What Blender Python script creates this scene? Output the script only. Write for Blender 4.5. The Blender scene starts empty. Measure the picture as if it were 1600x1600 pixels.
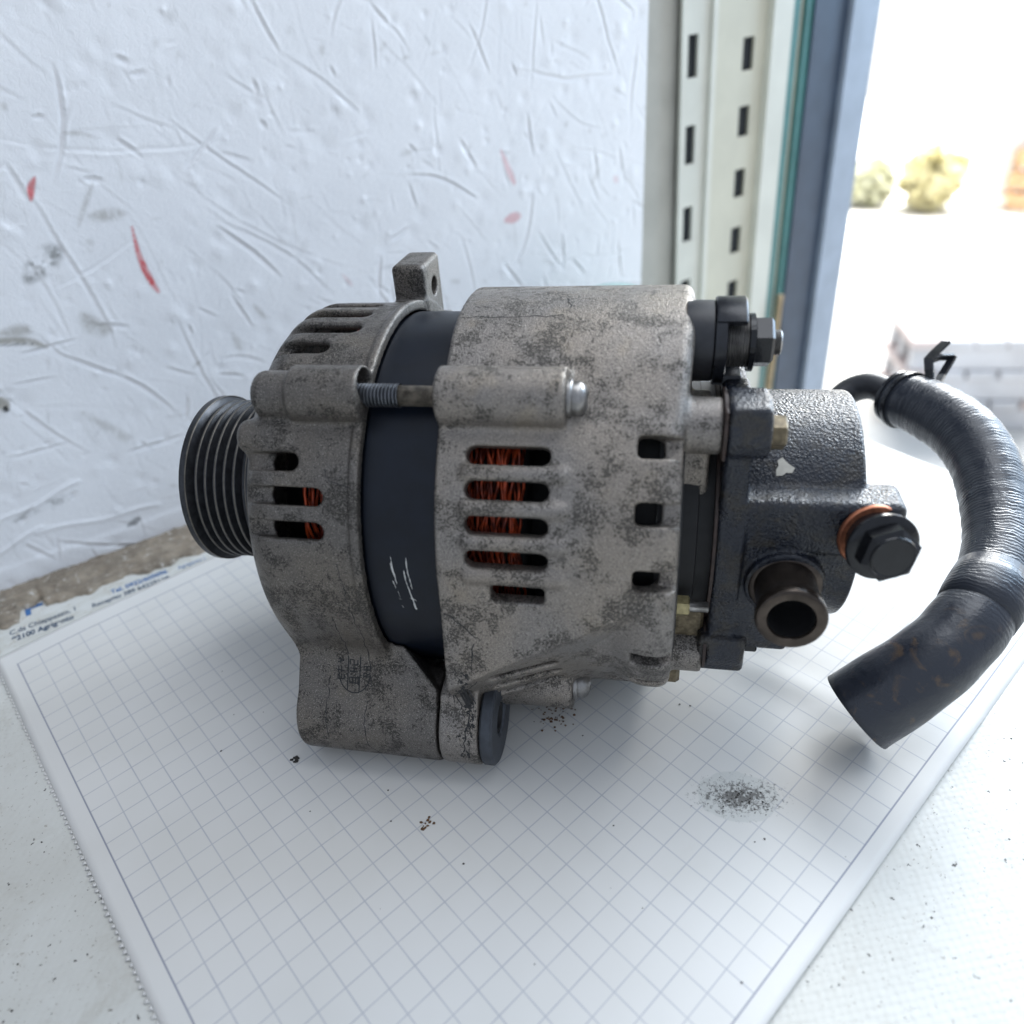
import bpy, math, random
import numpy as np
from mathutils import Vector, Matrix
from mathutils.bvhtree import BVHTree

S = 0.01                                   # everything below is written in centimetres
R_ = math.radians
random.seed(7)
RNG = np.random.default_rng(7)
scene = bpy.context.scene
COL = scene.collection

# ------------------------------------------------------------------ camera
cam_d = bpy.data.cameras.new('camera')
cam = bpy.data.objects.new('camera', cam_d)
COL.objects.link(cam)
right = Vector((0.99682352, -0.04329511, -0.06684605))
down = Vector((-0.07964208, -0.54189422, -0.83666468))
fwd = Vector((0.0, 0.8393308, -0.54362102))
cloc = Vector((3.93135, -24.42014, 25.23058)) * S
cam.matrix_world = Matrix(((right.x, -down.x, -fwd.x, cloc.x), (right.y, -down.y, -fwd.y, cloc.y),
                           (right.z, -down.z, -fwd.z, cloc.z), (0, 0, 0, 1)))
cam_d.sensor_width = 36.0
cam_d.lens = 36.0 * 1161.3 / 1600.0
cam_d.clip_start = 0.01
cam_d.clip_end = 400.0
cam_d.dof.use_dof = True
cam_d.dof.focus_distance = 0.298
cam_d.dof.aperture_fstop = 6.0
scene.camera = cam

# ------------------------------------------------------------------ world, lamps, exposure
world = bpy.data.worlds.new('World')
scene.world = world
world.use_nodes = True
bg = world.node_tree.nodes['Background']
bg.inputs[0].default_value = (0.76, 0.85, 1.0, 1)
bg.inputs[1].default_value = 0.78


def area(name, loc, target, size, size_y, watts, color):
    ld = bpy.data.lights.new(name, 'AREA')
    ld.shape = 'RECTANGLE'
    ld.size, ld.size_y, ld.energy, ld.color = size, size_y, watts, color
    o = bpy.data.objects.new(name, ld)
    COL.objects.link(o)
    o.location = loc
    o.rotation_euler = (Vector(target) - Vector(loc)).to_track_quat('-Z', 'Y').to_euler()
    return o


area('doorway_daylight', (1.65, 0.95, 0.80), (0.1, 0.05, 0.08), 1.3, 1.5, 36.0, (0.52, 0.74, 1.0))
area('shop_ceiling_light', (0.35, 0.22, 1.25), (0.0, 0.05, 0.0), 0.8, 0.8, 7.5, (0.93, 0.96, 1.0))
area('yard_daylight', (5.6, 7.4, 4.0), (5.6, 7.4, 0.0), 7.0, 7.0, 3400.0, (0.95, 0.98, 1.0))

area('shrub_fill_lamp', (3.1, 4.9, 1.9), (3.1, 4.95, 0.0), 1.6, 1.6, 280.0, (1.0, 0.96, 0.88))  # extra lamp added above the shrubs to bleach them

scene.view_settings.view_transform = 'Standard'
scene.view_settings.look = 'None'
scene.view_settings.exposure = 0.0
scene.view_settings.gamma = 1.0
scene.view_settings.use_curve_mapping = False
scene.render.engine = 'CYCLES'
scene.cycles.use_denoising = True
scene.cycles.max_bounces = 5
scene.cycles.use_adaptive_sampling = True
scene.cycles.adaptive_threshold = 0.02


# ------------------------------------------------------------------ node helpers
class NT:
    def __init__(self, name):
        self.m = bpy.data.materials.new(name)
        self.m.use_nodes = True
        self.t = self.m.node_tree
        self.b = self.t.nodes['Principled BSDF']
        co = self.n('ShaderNodeTexCoord')
        mp = self.n('ShaderNodeMapping')
        mp.inputs['Scale'].default_value = (100, 100, 100)      # object space in centimetres
        self.l(co.outputs['Object'], mp.inputs['Vector'])
        self.co = mp.outputs['Vector']

    def n(self, k, **kw):
        x = self.t.nodes.new(k)
        for a, v in kw.items():
            setattr(x, a, v)
        return x

    def l(self, a, b):
        self.t.links.new(a, b)

    def val(self, sock, v):
        if isinstance(v, (int, float)):
            sock.default_value = v
        elif isinstance(v, tuple):
            sock.default_value = v if len(v) == 4 else (*v, 1)
        else:
            self.l(v, sock)

    def noise(self, scale, detail=4, rough=.55, dist=0.0, vec=None):
        x = self.n('ShaderNodeTexNoise')
        x.inputs['Scale'].default_value = scale
        x.inputs['Detail'].default_value = detail
        x.inputs['Roughness'].default_value = rough
        x.inputs['Distortion'].default_value = dist
        self.l(vec or self.co, x.inputs['Vector'])
        return x.outputs['Fac']

    def voro(self, scale, feature='F1', vec=None, rnd=1.0):
        x = self.n('ShaderNodeTexVoronoi', feature=feature)
        x.inputs['Scale'].default_value = scale
        x.inputs['Randomness'].default_value = rnd
        self.l(vec or self.co, x.inputs['Vector'])
        return x.outputs['Distance']

    def stretch(self, sx, sy, sz, rot=(0, 0, 0)):
        x = self.n('ShaderNodeMapping')
        x.inputs['Scale'].default_value = (sx, sy, sz)
        x.inputs['Rotation'].default_value = rot
        self.l(self.co, x.inputs['Vector'])
        return x.outputs['Vector']

    def ramp(self, fac, a, b, lo=0.0, hi=1.0):
        x = self.n('ShaderNodeMapRange', interpolation_type='SMOOTHSTEP')
        self.val(x.inputs['Value'], fac)
        x.inputs['From Min'].default_value = a
        x.inputs['From Max'].default_value = b
        x.inputs['To Min'].default_value = lo
        x.inputs['To Max'].default_value = hi
        return x.outputs['Result']

    def math(self, op, a, b=0.0):
        x = self.n('ShaderNodeMath', operation=op)
        self.val(x.inputs[0], a)
        self.val(x.inputs[1], b)
        return x.outputs[0]

    def mix(self, fac, a, b, blend='MIX'):
        x = self.n('ShaderNodeMix', data_type='RGBA', blend_type=blend)
        self.val(x.inputs['Factor'], fac)
        self.val(x.inputs['A'], a)
        self.val(x.inputs['B'], b)
        return x.outputs['Result']

    def bump(self, h, dist, strength=1.0, prev=None):
        x = self.n('ShaderNodeBump')
        x.inputs['Strength'].default_value = strength
        x.inputs['Distance'].default_value = dist * S
        self.l(h, x.inputs['Height'])
        if prev is not None:
            self.l(prev, x.inputs['Normal'])
        return x.outputs['Normal']

    def out(self, color=None, rough=None, metal=None, normal=None, **kw):
        if color is not None:
            self.val(self.b.inputs['Base Color'], color)
        if rough is not None:
            self.val(self.b.inputs['Roughness'], rough)
        if metal is not None:
            self.val(self.b.inputs['Metallic'], metal)
        if normal is not None:
            self.l(normal, self.b.inputs['Normal'])
        for k, v in kw.items():
            self.val(self.b.inputs[k], v)
        return self.m

    def xyz(self):
        x = self.n('ShaderNodeSeparateXYZ')
        self.l(self.co, x.inputs[0])
        return x.outputs


def plain(name, color, rough=.5, metal=0.0, var=.25, scale=3.0, bump=0.0, bscale=20.0, **kw):
    t = NT(name)
    dark = tuple(c * (1 - var) for c in color)
    c = t.mix(t.ramp(t.noise(scale, 3), .3, .7), color, dark)
    nrm = t.bump(t.noise(bscale, 2), bump) if bump else None
    r = rough
    return t.out(c, r, metal, nrm, **kw)


def cast_aluminium(name, tint=1.0):
    t = NT(name)
    big = t.ramp(t.noise(.35, 2, .5), .36, .66)
    base = t.mix(big, (.330 * tint, .290 * tint, .248 * tint), (.285 * tint, .262 * tint, .242 * tint))
    tan = t.ramp(t.noise(.6, 3, .6), .56, .74)
    base = t.mix(t.math('MULTIPLY', tan, .35), base, (.36 * tint, .30 * tint, .215 * tint))
    # pepper of corroded pits: fine, everywhere, denser in dirty patches
    dens = t.ramp(t.noise(.8, 5, .7), .42, .62)
    sp = t.noise(12.5, 2, .75)
    thr = t.math('SUBTRACT', .640, t.math('MULTIPLY', dens, .205))
    speck = t.ramp(t.math('SUBTRACT', sp, thr), 0.0, .035)
    base = t.mix(t.math('MULTIPLY', speck, .84), base, (.050 * tint, .046 * tint, .040 * tint))
    grain = t.noise(27.0, 1, .6)
    base = t.mix(t.ramp(grain, .36, .62), t.mix(.42, base, (.06, .055, .05)), base)
    base = t.mix(t.math('MULTIPLY', t.ramp(grain, .60, .72), .40), base, (.58, .54, .48))
    # a few broken-edged oily crusts
    blot = t.ramp(t.noise(.75, 7, .82), .605, .640)
    base = t.mix(t.math('MULTIPLY', blot, .60), base, (.050, .046, .042))
    n1 = t.bump(t.math('ADD', t.noise(11.0, 3, .65), t.math('MULTIPLY', grain, .6)), .034, .9)
    rough = t.ramp(dens, 0, 1, .33, .56)
    return t.out(base, rough, .62, n1)


M = {}
M['alu_front'] = cast_aluminium('cast_aluminium_front', .50)
M['alu_rear'] = cast_aluminium('cast_aluminium_rear', .92)
M['stator'] = plain('blackened_steel', (.004, .007, .014), .40, 0, .3, 1.2, .003, 30, **{'Specular IOR Level': .30})
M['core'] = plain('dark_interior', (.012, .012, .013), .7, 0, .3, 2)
M['pulley'] = plain('worn_black_pulley', (.050, .052, .058), .34, .65, .35, 3, .003, 40)
M['ridge'] = plain('bare_edge_and_highlight', (.15, .138, .12), .42, .7, .3, 4)
M['steel'] = plain('grey_zinc_steel', (.36, .35, .34), .33, .85, .45, 2.5, .004, 25)
M['rod'] = plain('rusty_rod', (.27, .235, .19), .45, .6, .65, 3.0, .012, 14)
M['thread'] = plain('dark_thread', (.19, .20, .22), .38, .8, .4, 3)
M['washer'] = plain('blackened_washer', (.058, .066, .080), .5, .35, .3, 2, .006, 22)
M['brass'] = plain('yellow_zinc', (.46, .40, .22), .36, .75, .35, 5, .004, 20)
M['bolt_rust'] = plain('ochre_bolt', (.23, .185, .115), .5, .5, .6, 4, .012, 12)
M['plastic'] = plain('black_plastic', (.022, .024, .030), .42, 0, .3, 2, .004, 30)
M['clip'] = plain('black_clip', (.020, .022, .028), .26, .2, .3, 2, .005, 20)
M['copper'] = plain('copper_washer', (.50, .19, .105), .42, .7, .5, 3, .005, 15)
M['gasket'] = plain('brown_gasket', (.050, .030, .024), .6, 0, .5, 3, .01, 12)
M['pipe'] = plain('oily_brown_pipe', (.075, .060, .050), .26, .75, .5, 1.6, .003, 20)
M['tube_in'] = plain('dark_bore', (.010, .010, .011), .6)
M['black_hex'] = plain('oily_black_bolt', (.014, .015, .018), .17, .35, .3, 3, .006, 10)
M['mark'] = plain('dark_crust', (.028, .028, .029), .8, 0, .4, 10)
M['scratch'] = plain('white_scratch', (.66, .66, .64), .7, 0, .3, 12)
M['cream_chip'] = plain('cream_chip', (.52, .50, .44), .6, 0, .15, 6)


def enamel():
    t = NT('copper_enamel')
    c = t.mix(t.ramp(t.noise(1.8, 4), .38, .62), (.52, .075, .020), (.13, .020, .010))
    return t.out(c, .32, .35, None)


M['enamel'] = enamel()


def pump_black():
    t = NT('oily_black_casting')
    v = t.voro(9.0, 'F1')
    h = t.math('ADD', t.noise(10.5, 2, .55, .8), t.math('MULTIPLY', v, .6))
    oil = t.ramp(t.noise(.7, 4, .6), .42, .62)
    n1 = t.bump(h, .055, .8)
    c = t.mix(t.ramp(t.noise(1.3, 3, .6, .4), .45, .70), (.010, .013, .021), (.024, .021, .018))
    r = t.ramp(oil, 0, 1, .36, .20)
    return t.out(c, r, .0, n1)


M['pump'] = pump_black()


def rubber():
    t = NT('oily_rubber')
    p = t.xyz()
    w = t.n('ShaderNodeTexWave', wave_type='BANDS', bands_direction='X')
    uv = t.n('ShaderNodeUVMap')
    mp = t.n('ShaderNodeMapping')
    mp.inputs['Scale'].default_value = (1, 1, 1)
    t.l(uv.outputs['UV'], mp.inputs['Vector'])
    t.l(mp.outputs['Vector'], w.inputs['Vector'])
    w.inputs['Scale'].default_value = 1.75
    w.inputs['Distortion'].default_value = 6.5
    w.inputs['Detail'].default_value = 3
    w.inputs['Detail Scale'].default_value = 1.6
    # the wrapped, ribbed upper length; the lower sleeve is smooth
    u = t.n('ShaderNodeSeparateXYZ')
    t.l(uv.outputs['UV'], u.inputs[0])
    up = t.ramp(u.outputs[0], 17.0, 15.5)
    n1 = t.bump(t.math('ADD', t.math('MULTIPLY', w.outputs['Fac'], t.math('MULTIPLY', up, t.ramp(t.noise(.7, 3), .35, .65, .25, .9))), t.math('MULTIPLY', t.noise(3.5, 3, .65), 1.6)), .020, .7)
    n2 = n1
    dirt = t.ramp(t.noise(.9, 4, .6, 1.0), .55, .70)
    low = t.ramp(u.outputs[0], 15.5, 17.0)
    c = t.mix(t.math('MULTIPLY', t.math('MULTIPLY', dirt, low), .55), (.020, .024, .034), (.12, .075, .038))
    r = t.ramp(t.noise(1.0, 2), .35, .65, .27, .44)
    return t.out(c, r, 0, n2)


M['rubber'] = rubber()


def wall_paint():
    t = NT('scratched_white_paint')
    a = t.n('ShaderNodeAttribute', attribute_name='stain')
    tone = t.mix(t.ramp(t.noise(.22, 4), .35, .65), (.86, .865, .88), (.82, .825, .84))
    smear = t.ramp(t.noise(.8, 4, .7, .8, t.stretch(1, 1, .35, (0, .5, 0))), .60, .74)
    tone = t.mix(t.math('MULTIPLY', smear, .28), tone, (.50, .495, .48))
    c = t.mix(a.outputs['Alpha'], tone, a.outputs['Color'])
    n1 = t.bump(t.noise(3.4, 5, .7, .6), .045, .6)
    return t.out(c, .36, 0, n1)


M['wall'] = wall_paint()


def laminate():
    t = NT('speckled_worktop')
    tone = t.mix(t.ramp(t.noise(.16, 4), .35, .65), (.60, .60, .565), (.545, .54, .50))
    g = t.ramp(t.noise(.5, 6, .7, .5), .52, .74)
    tone = t.mix(t.math('MULTIPLY', g, .45), tone, (.40, .375, .32))
    sp = t.ramp(t.noise(3.4, 3, .6), .690, .715)
    tone = t.mix(sp, tone, (.05, .045, .04))
    sp2 = t.ramp(t.noise(7.5, 2, .6), .665, .70)
    tone = t.mix(t.math('MULTIPLY', sp2, .6), tone, (.26, .23, .19))
    v = t.voro(3.6, 'SMOOTH_F1', t.stretch(1, 1.25, 1, (0, 0, .55)), .25)
    n1 = t.bump(v, .045, .8)
    return t.out(tone, .5, 0, n1)


M['table'] = laminate()


def paper():
    t = NT('squared_paper')
    x, y, _ = t.xyz()
    yy = t.math('MULTIPLY', y, -1)

    def near(v):
        f = t.math('FRACT', t.math('ADD', v, .5))
        return t.math('ABSOLUTE', t.math('SUBTRACT', f, .5))
    ln = t.math('MINIMUM', near(x), near(yy))
    line = t.ramp(ln, .032, .014)
    inside = t.math('MULTIPLY', t.math('GREATER_THAN', x, -.03),
                    t.math('MULTIPLY', t.math('GREATER_THAN', yy, -.03), t.math('LESS_THAN', yy, 34.03)))
    line = t.math('MULTIPLY', line, inside)
    edge = t.math('MINIMUM', t.math('ABSOLUTE', x), t.math('MINIMUM', t.math('ABSOLUTE', yy),
                  t.math('ABSOLUTE', t.math('SUBTRACT', yy, 34))))
    bord = t.math('MULTIPLY', t.ramp(edge, .045, .018), inside)
    tone = t.mix(t.ramp(t.noise(.12, 3), .35, .65), (.65, .64, .615), (.61, .60, .57))
    dirt = t.ramp(t.noise(.42, 6, .7, .6), .58, .80)
    tone = t.mix(t.math('MULTIPLY', dirt, .30), tone, (.56, .54, .49))
    c = t.mix(t.math('MULTIPLY', line, t.ramp(t.noise(.8, 2), .2, .8, .38, .62)), tone, (.27, .29, .36))
    c = t.mix(t.math('MULTIPLY', bord, .72), c, (.20, .21, .27))
    # oil spot soaked into the sheet, with a smear of grime in its middle
    dx = t.math('SUBTRACT', x, 18.55)
    dy = t.math('SUBTRACT', yy, 29.70)
    u = t.math('ADD', t.math('MULTIPLY', dx, .71), t.math('MULTIPLY', dy, .71))
    w = t.math('ADD', t.math('MULTIPLY', dx, -.71), t.math('MULTIPLY', dy, .71))
    wob = t.math('MULTIPLY', t.math('SUBTRACT', t.noise(.9, 3), .5), .5)
    rr = t.math('ADD', t.math('SQRT', t.math('ADD', t.math('POWER', t.math('DIVIDE', u, 1.48), 2),
                t.math('POWER', t.math('DIVIDE', w, 1.12), 2))), wob)
    oil = t.ramp(rr, 1.04, .97)
    c = t.mix(t.math('MULTIPLY', oil, .85), c, (.545, .55, .525))
    rg = t.math('SQRT', t.math('ADD', t.math('POWER', t.math('DIVIDE', t.math('SUBTRACT', u, .1), 1.05), 2),
                t.math('POWER', t.math('DIVIDE', w, .52), 2)))
    gr = t.math('SUBTRACT', t.noise(6.0, 6, .75, .4), t.math('MULTIPLY', rg, .135))
    c = t.mix(t.math('MULTIPLY', t.ramp(gr, .30, .46), .85), c, (.07, .065, .06))
    n1 = t.bump(t.noise(.5, 3, .5), .05, .5)
    return t.out(c, .62, 0, n1)


M['paper'] = paper()


def grimy(name, c1, c2, c3, bump=.10):
    t = NT(name)
    c = t.mix(t.ramp(t.noise(.9, 6, .7, .6, t.stretch(.5, 1.2, 1)), .36, .62), c1, c2)
    c = t.mix(t.ramp(t.noise(2.6, 6, .7, .5), .56, .68), c, c3)
    n1 = t.bump(t.noise(2.2, 7, .7, .4), bump, .9)
    return t.out(c, .75, 0, n1)


M['batten'] = grimy('weathered_brown_filler', (.32, .265, .20), (.20, .165, .125), (.52, .49, .44), .14)
M['card'] = grimy('soiled_card', (.60, .60, .57), (.53, .525, .48), (.42, .37, .29), .03)
M['ink'] = plain('blue_grey_ink', (.055, .10, .17), .7, 0, .5, 5)
M['ink_blue'] = plain('blue_ink', (.05, .17, .42), .7, 0, .4, 5)
M['post'] = plain('cream_enamel', (.60, .58, .47), .45, 0, .08, .3, .01, 3)
M['post_light'] = plain('pale_enamel', (.68, .68, .60), .42, 0, .08, .3, .01, 3)
M['panel'] = plain('grey_beige_panel', (.46, .45, .40), .6, 0, .12, .3, .02, 3)
M['slot'] = plain('slot_shadow', (.03, .035, .04), .8)
M['teal'] = plain('teal_paint', (.07, .22, .21), .45, 0, .2, .5)
M['frame_dark'] = plain('blue_grey_door_frame', (.050, .075, .115), .42, 0, .2, .4)
M['frame_light'] = plain('pale_blue_door_edge', (.36, .42, .50), .45, 0, .15, .4)
M['timber'] = plain('pale_timber', (.50, .37, .22), .6, 0, .25, 1)
M['yard'] = plain('pale_yard', (.62, .60, .56), .9, 0, .12, .01, .2, .3)
M['grey_paint'] = plain('glare_paled_grey', (.74, .73, .74), .7, 0, .25, .05)  # tray grey paled to stand for overexposed outdoor light
M['pink'] = plain('glare_paled_pink', (.80, .68, .64), .7, 0, .2, .05)  # tray ends paled for the same outdoor glare
M['leaf_y'] = plain('yellow_leaf', (.86, .80, .50), .6, 0, .4, .3)  # leaf colour lifted towards white in place of strong outdoor light
M['leaf_g'] = plain('green_leaf', (.78, .78, .58), .6, 0, .4, .3)  # green paled likewise, glare put into the colour
M['bark'] = plain('bark', (.5, .42, .32), .8, 0, .4, .3)
M['white_p'] = plain('white_post_paint', (.74, .73, .70), .6, 0, .1, .1)
M['blue_p'] = plain('blue_drum_paint', (.45, .52, .72), .5, 0, .2, .1)
M['rust_p'] = plain('rust_orange', (.75, .48, .28), .7, 0, .4, .1)
M['carton'] = plain('white_carton', (.70, .71, .71), .6, 0, .06, .5)
M['red'] = plain('red_print', (.55, .04, .06), .5, 0, .2, .5)
M['teal_lid'] = plain('pale_teal_plastic', (.36, .52, .48), .35, 0, .15, .4)
M['flake'] = plain('rust_flake', (.16, .085, .04), .85, 0, .6, 6)
M['grit'] = plain('dark_grit', (.045, .04, .034), .85, 0, .5, 8)


def sky_mat():
    m = bpy.data.materials.new('hazy_bright_sky')
    m.use_nodes = True
    nt = m.node_tree
    nt.nodes.clear()
    e = nt.nodes.new('ShaderNodeEmission')
    e.inputs[0].default_value = (1.0, .98, .95, 1)
    e.inputs[1].default_value = 1.6
    m.cycles.emission_sampling = 'NONE'
    o = nt.nodes.new('ShaderNodeOutputMaterial')
    nt.links.new(e.outputs[0], o.inputs[0])
    return m


M['sky'] = sky_mat()


# ------------------------------------------------------------------ mesh helpers (input in cm)
def tag(o, label=None, cat=None, group=None, kind=None):
    for k, v in (('label', label), ('category', cat), ('group', group), ('kind', kind)):
        if v:
            o[k] = v
    return o


def build(name, V, F, mat, parent=None, smooth=True, off=(0, 0, 0), loc=None, rotz=0.0, uv=None, angle=None):
    V = (np.asarray(V, dtype=np.float64) + np.array(off)) * S
    me = bpy.data.meshes.new(name)
    if isinstance(F, np.ndarray):
        n = len(F)
        k = F.shape[1]
        me.vertices.add(len(V))
        me.vertices.foreach_set('co', V.astype(np.float32).ravel())
        me.loops.add(n * k)
        me.loops.foreach_set('vertex_index', F.astype(np.int32).ravel())
        me.polygons.add(n)
        me.polygons.foreach_set('loop_start', np.arange(0, n * k, k, dtype=np.int32))
        me.update(calc_edges=True)
    else:
        me.from_pydata(V.tolist(), [], F)
        me.update()
    if uv is not None:
        L = me.uv_layers.new(name='UVMap')
        idx = np.zeros(len(me.loops), dtype=np.int32)
        me.loops.foreach_get('vertex_index', idx)
        L.data.foreach_set('uv', np.asarray(uv, dtype=np.float32)[idx].ravel())
    if smooth:
        me.polygons.foreach_set('use_smooth', np.ones(len(me.polygons), dtype=bool))
        if angle:
            me.set_sharp_from_angle(angle=R_(angle))
    me.materials.append(M[mat] if isinstance(mat, str) else mat)
    o = bpy.data.objects.new(name, me)
    COL.objects.link(o)
    if parent is not None:
        o.parent = parent
    if loc is not None:
        o.location = Vector(loc) * S
    if rotz:
        o.rotation_euler.z = rotz
    return o


def empty(name, loc, rotz=0.0):
    o = bpy.data.objects.new(name, None)
    o.empty_display_size = .02
    COL.objects.link(o)
    o.location = Vector(loc) * S
    o.rotation_euler.z = rotz
    return o


def merge(*parts):
    V, F = [], []
    for v, f in parts:
        b = len(V)
        V += [tuple(p) for p in v]
        F += [[i + b for i in q] for q in f]
    return V, F


def basis(axis):
    a = Vector(axis).normalized()
    h = Vector((0, 0, 1)) if abs(a.z) < .9 else Vector((1, 0, 0))
    u = h.cross(a).normalized()
    w = a.cross(u)
    return a, u, w


def lathe(prof, seg=48, origin=(0, 0, 0), axis=(1, 0, 0), closed=False):
    """prof: list of (t along axis, radius)"""
    a, u, w = basis(axis)
    o = Vector(origin)
    V, F = [], []
    n = len(prof)
    for (t, r) in prof:
        for k in range(seg):
            c = 2 * math.pi * k / seg
            V.append(tuple(o + a * t + (u * math.cos(c) + w * math.sin(c)) * max(r, 1e-4)))
    for i in range(n if closed else n - 1):
        j = (i + 1) % n
        for k in range(seg):
            k2 = (k + 1) % seg
            F.append([i * seg + k, i * seg + k2, j * seg + k2, j * seg + k])
    return V, F


def hexprism(t0, t1, r, origin, axis, bev=.08, rot=0.0, sides=6):
    a, u, w = basis(axis)
    o = Vector(origin)
    V, F = [], []
    rings = [(t0, r), (t1 - bev, r), (t1, r - bev * 1.3), (t1, 0.001)]
    for (t, rr) in rings:
        for k in range(sides):
            c = 2 * math.pi * k / sides + rot
            V.append(tuple(o + a * t + (u * math.cos(c) + w * math.sin(c)) * rr))
    for i in range(len(rings) - 1):
        for k in range(sides):
            k2 = (k + 1) % sides
            F.append([i * sides + k, i * sides + k2, (i + 1) * sides + k2, (i + 1) * sides + k])
    F.append([k for k in range(sides)][::-1])
    return V, F


def box(x0, x1, y0, y1, z0, z1, bev=0.0):
    if bev <= 0:
        V = [(x, y, z) for x in (x0, x1) for y in (y0, y1) for z in (z0, z1)]
        F = [[0, 1, 3, 2], [4, 6, 7, 5], [0, 4, 5, 1], [2, 3, 7, 6], [0, 2, 6, 4], [1, 5, 7, 3]]
        return V, F
    V, F = [], []
    lv = [(z0, bev), (z0 + bev, 0), (z1 - bev, 0), (z1, bev)]
    for z, b in lv:
        b2 = bev
        X0, X1, Y0, Y1 = x0 + b, x1 - b, y0 + b, y1 - b
        V += [(X0 + b2, Y0, z), (X1 - b2, Y0, z), (X1, Y0 + b2, z), (X1, Y1 - b2, z),
              (X1 - b2, Y1, z), (X0 + b2, Y1, z), (X0, Y1 - b2, z), (X0, Y0 + b2, z)]
    for i in range(3):
        for k in range(8):
            k2 = (k + 1) % 8
            F.append([i * 8 + k, i * 8 + k2, i * 8 + 8 + k2, i * 8 + 8 + k])
    F.append(list(range(8))[::-1])
    F.append([24 + k for k in range(8)])
    return V, F


def catmull(P, n):
    P = [np.array(p, float) for p in P]
    P = [2 * P[0] - P[1]] + P + [2 * P[-1] - P[-2]]
    out = []
    for i in range(1, len(P) - 2):
        for k in range(n):
            t = k / n
            a, b, c, d = P[i - 1:i + 3]
            out.append(.5 * ((2 * b) + (c - a) * t + (2 * a - 5 * b + 4 * c - d) * t * t + (3 * b - a - 3 * c + d) * t ** 3))
    out.append(P[-2])
    return out


def sweep(path, rad, seg=24, cap=True, ru=None):
    """tube along a path; rad: float or list; returns V,F,UV (u = length, v = round)"""
    P = [Vector(p) for p in path]
    n = len(P)
    if isinstance(rad, (int, float)):
        rad = [rad] * n
    T = [(P[min(i + 1, n - 1)] - P[max(i - 1, 0)]).normalized() for i in range(n)]
    _, u, _ = basis(T[0])
    V, F, UV = [], [], []
    L = 0.0
    for i in range(n):
        if i:
            L += (P[i] - P[i - 1]).length
        u = (u - T[i] * u.dot(T[i])).normalized()
        w = T[i].cross(u)
        for k in range(seg):
            c = 2 * math.pi * k / seg
            V.append(tuple(P[i] + (u * math.cos(c) + w * math.sin(c)) * rad[i]))
            UV.append((L, k / seg * 6))
    for i in range(n - 1):
        for k in range(seg):
            k2 = (k + 1) % seg
            F.append([i * seg + k, i * seg + k2, (i + 1) * seg + k2, (i + 1) * seg + k])
    if cap:
        F.append(list(range(seg))[::-1])
        F.append([(n - 1) * seg + k for k in range(seg)])
    return V, F, UV


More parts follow.
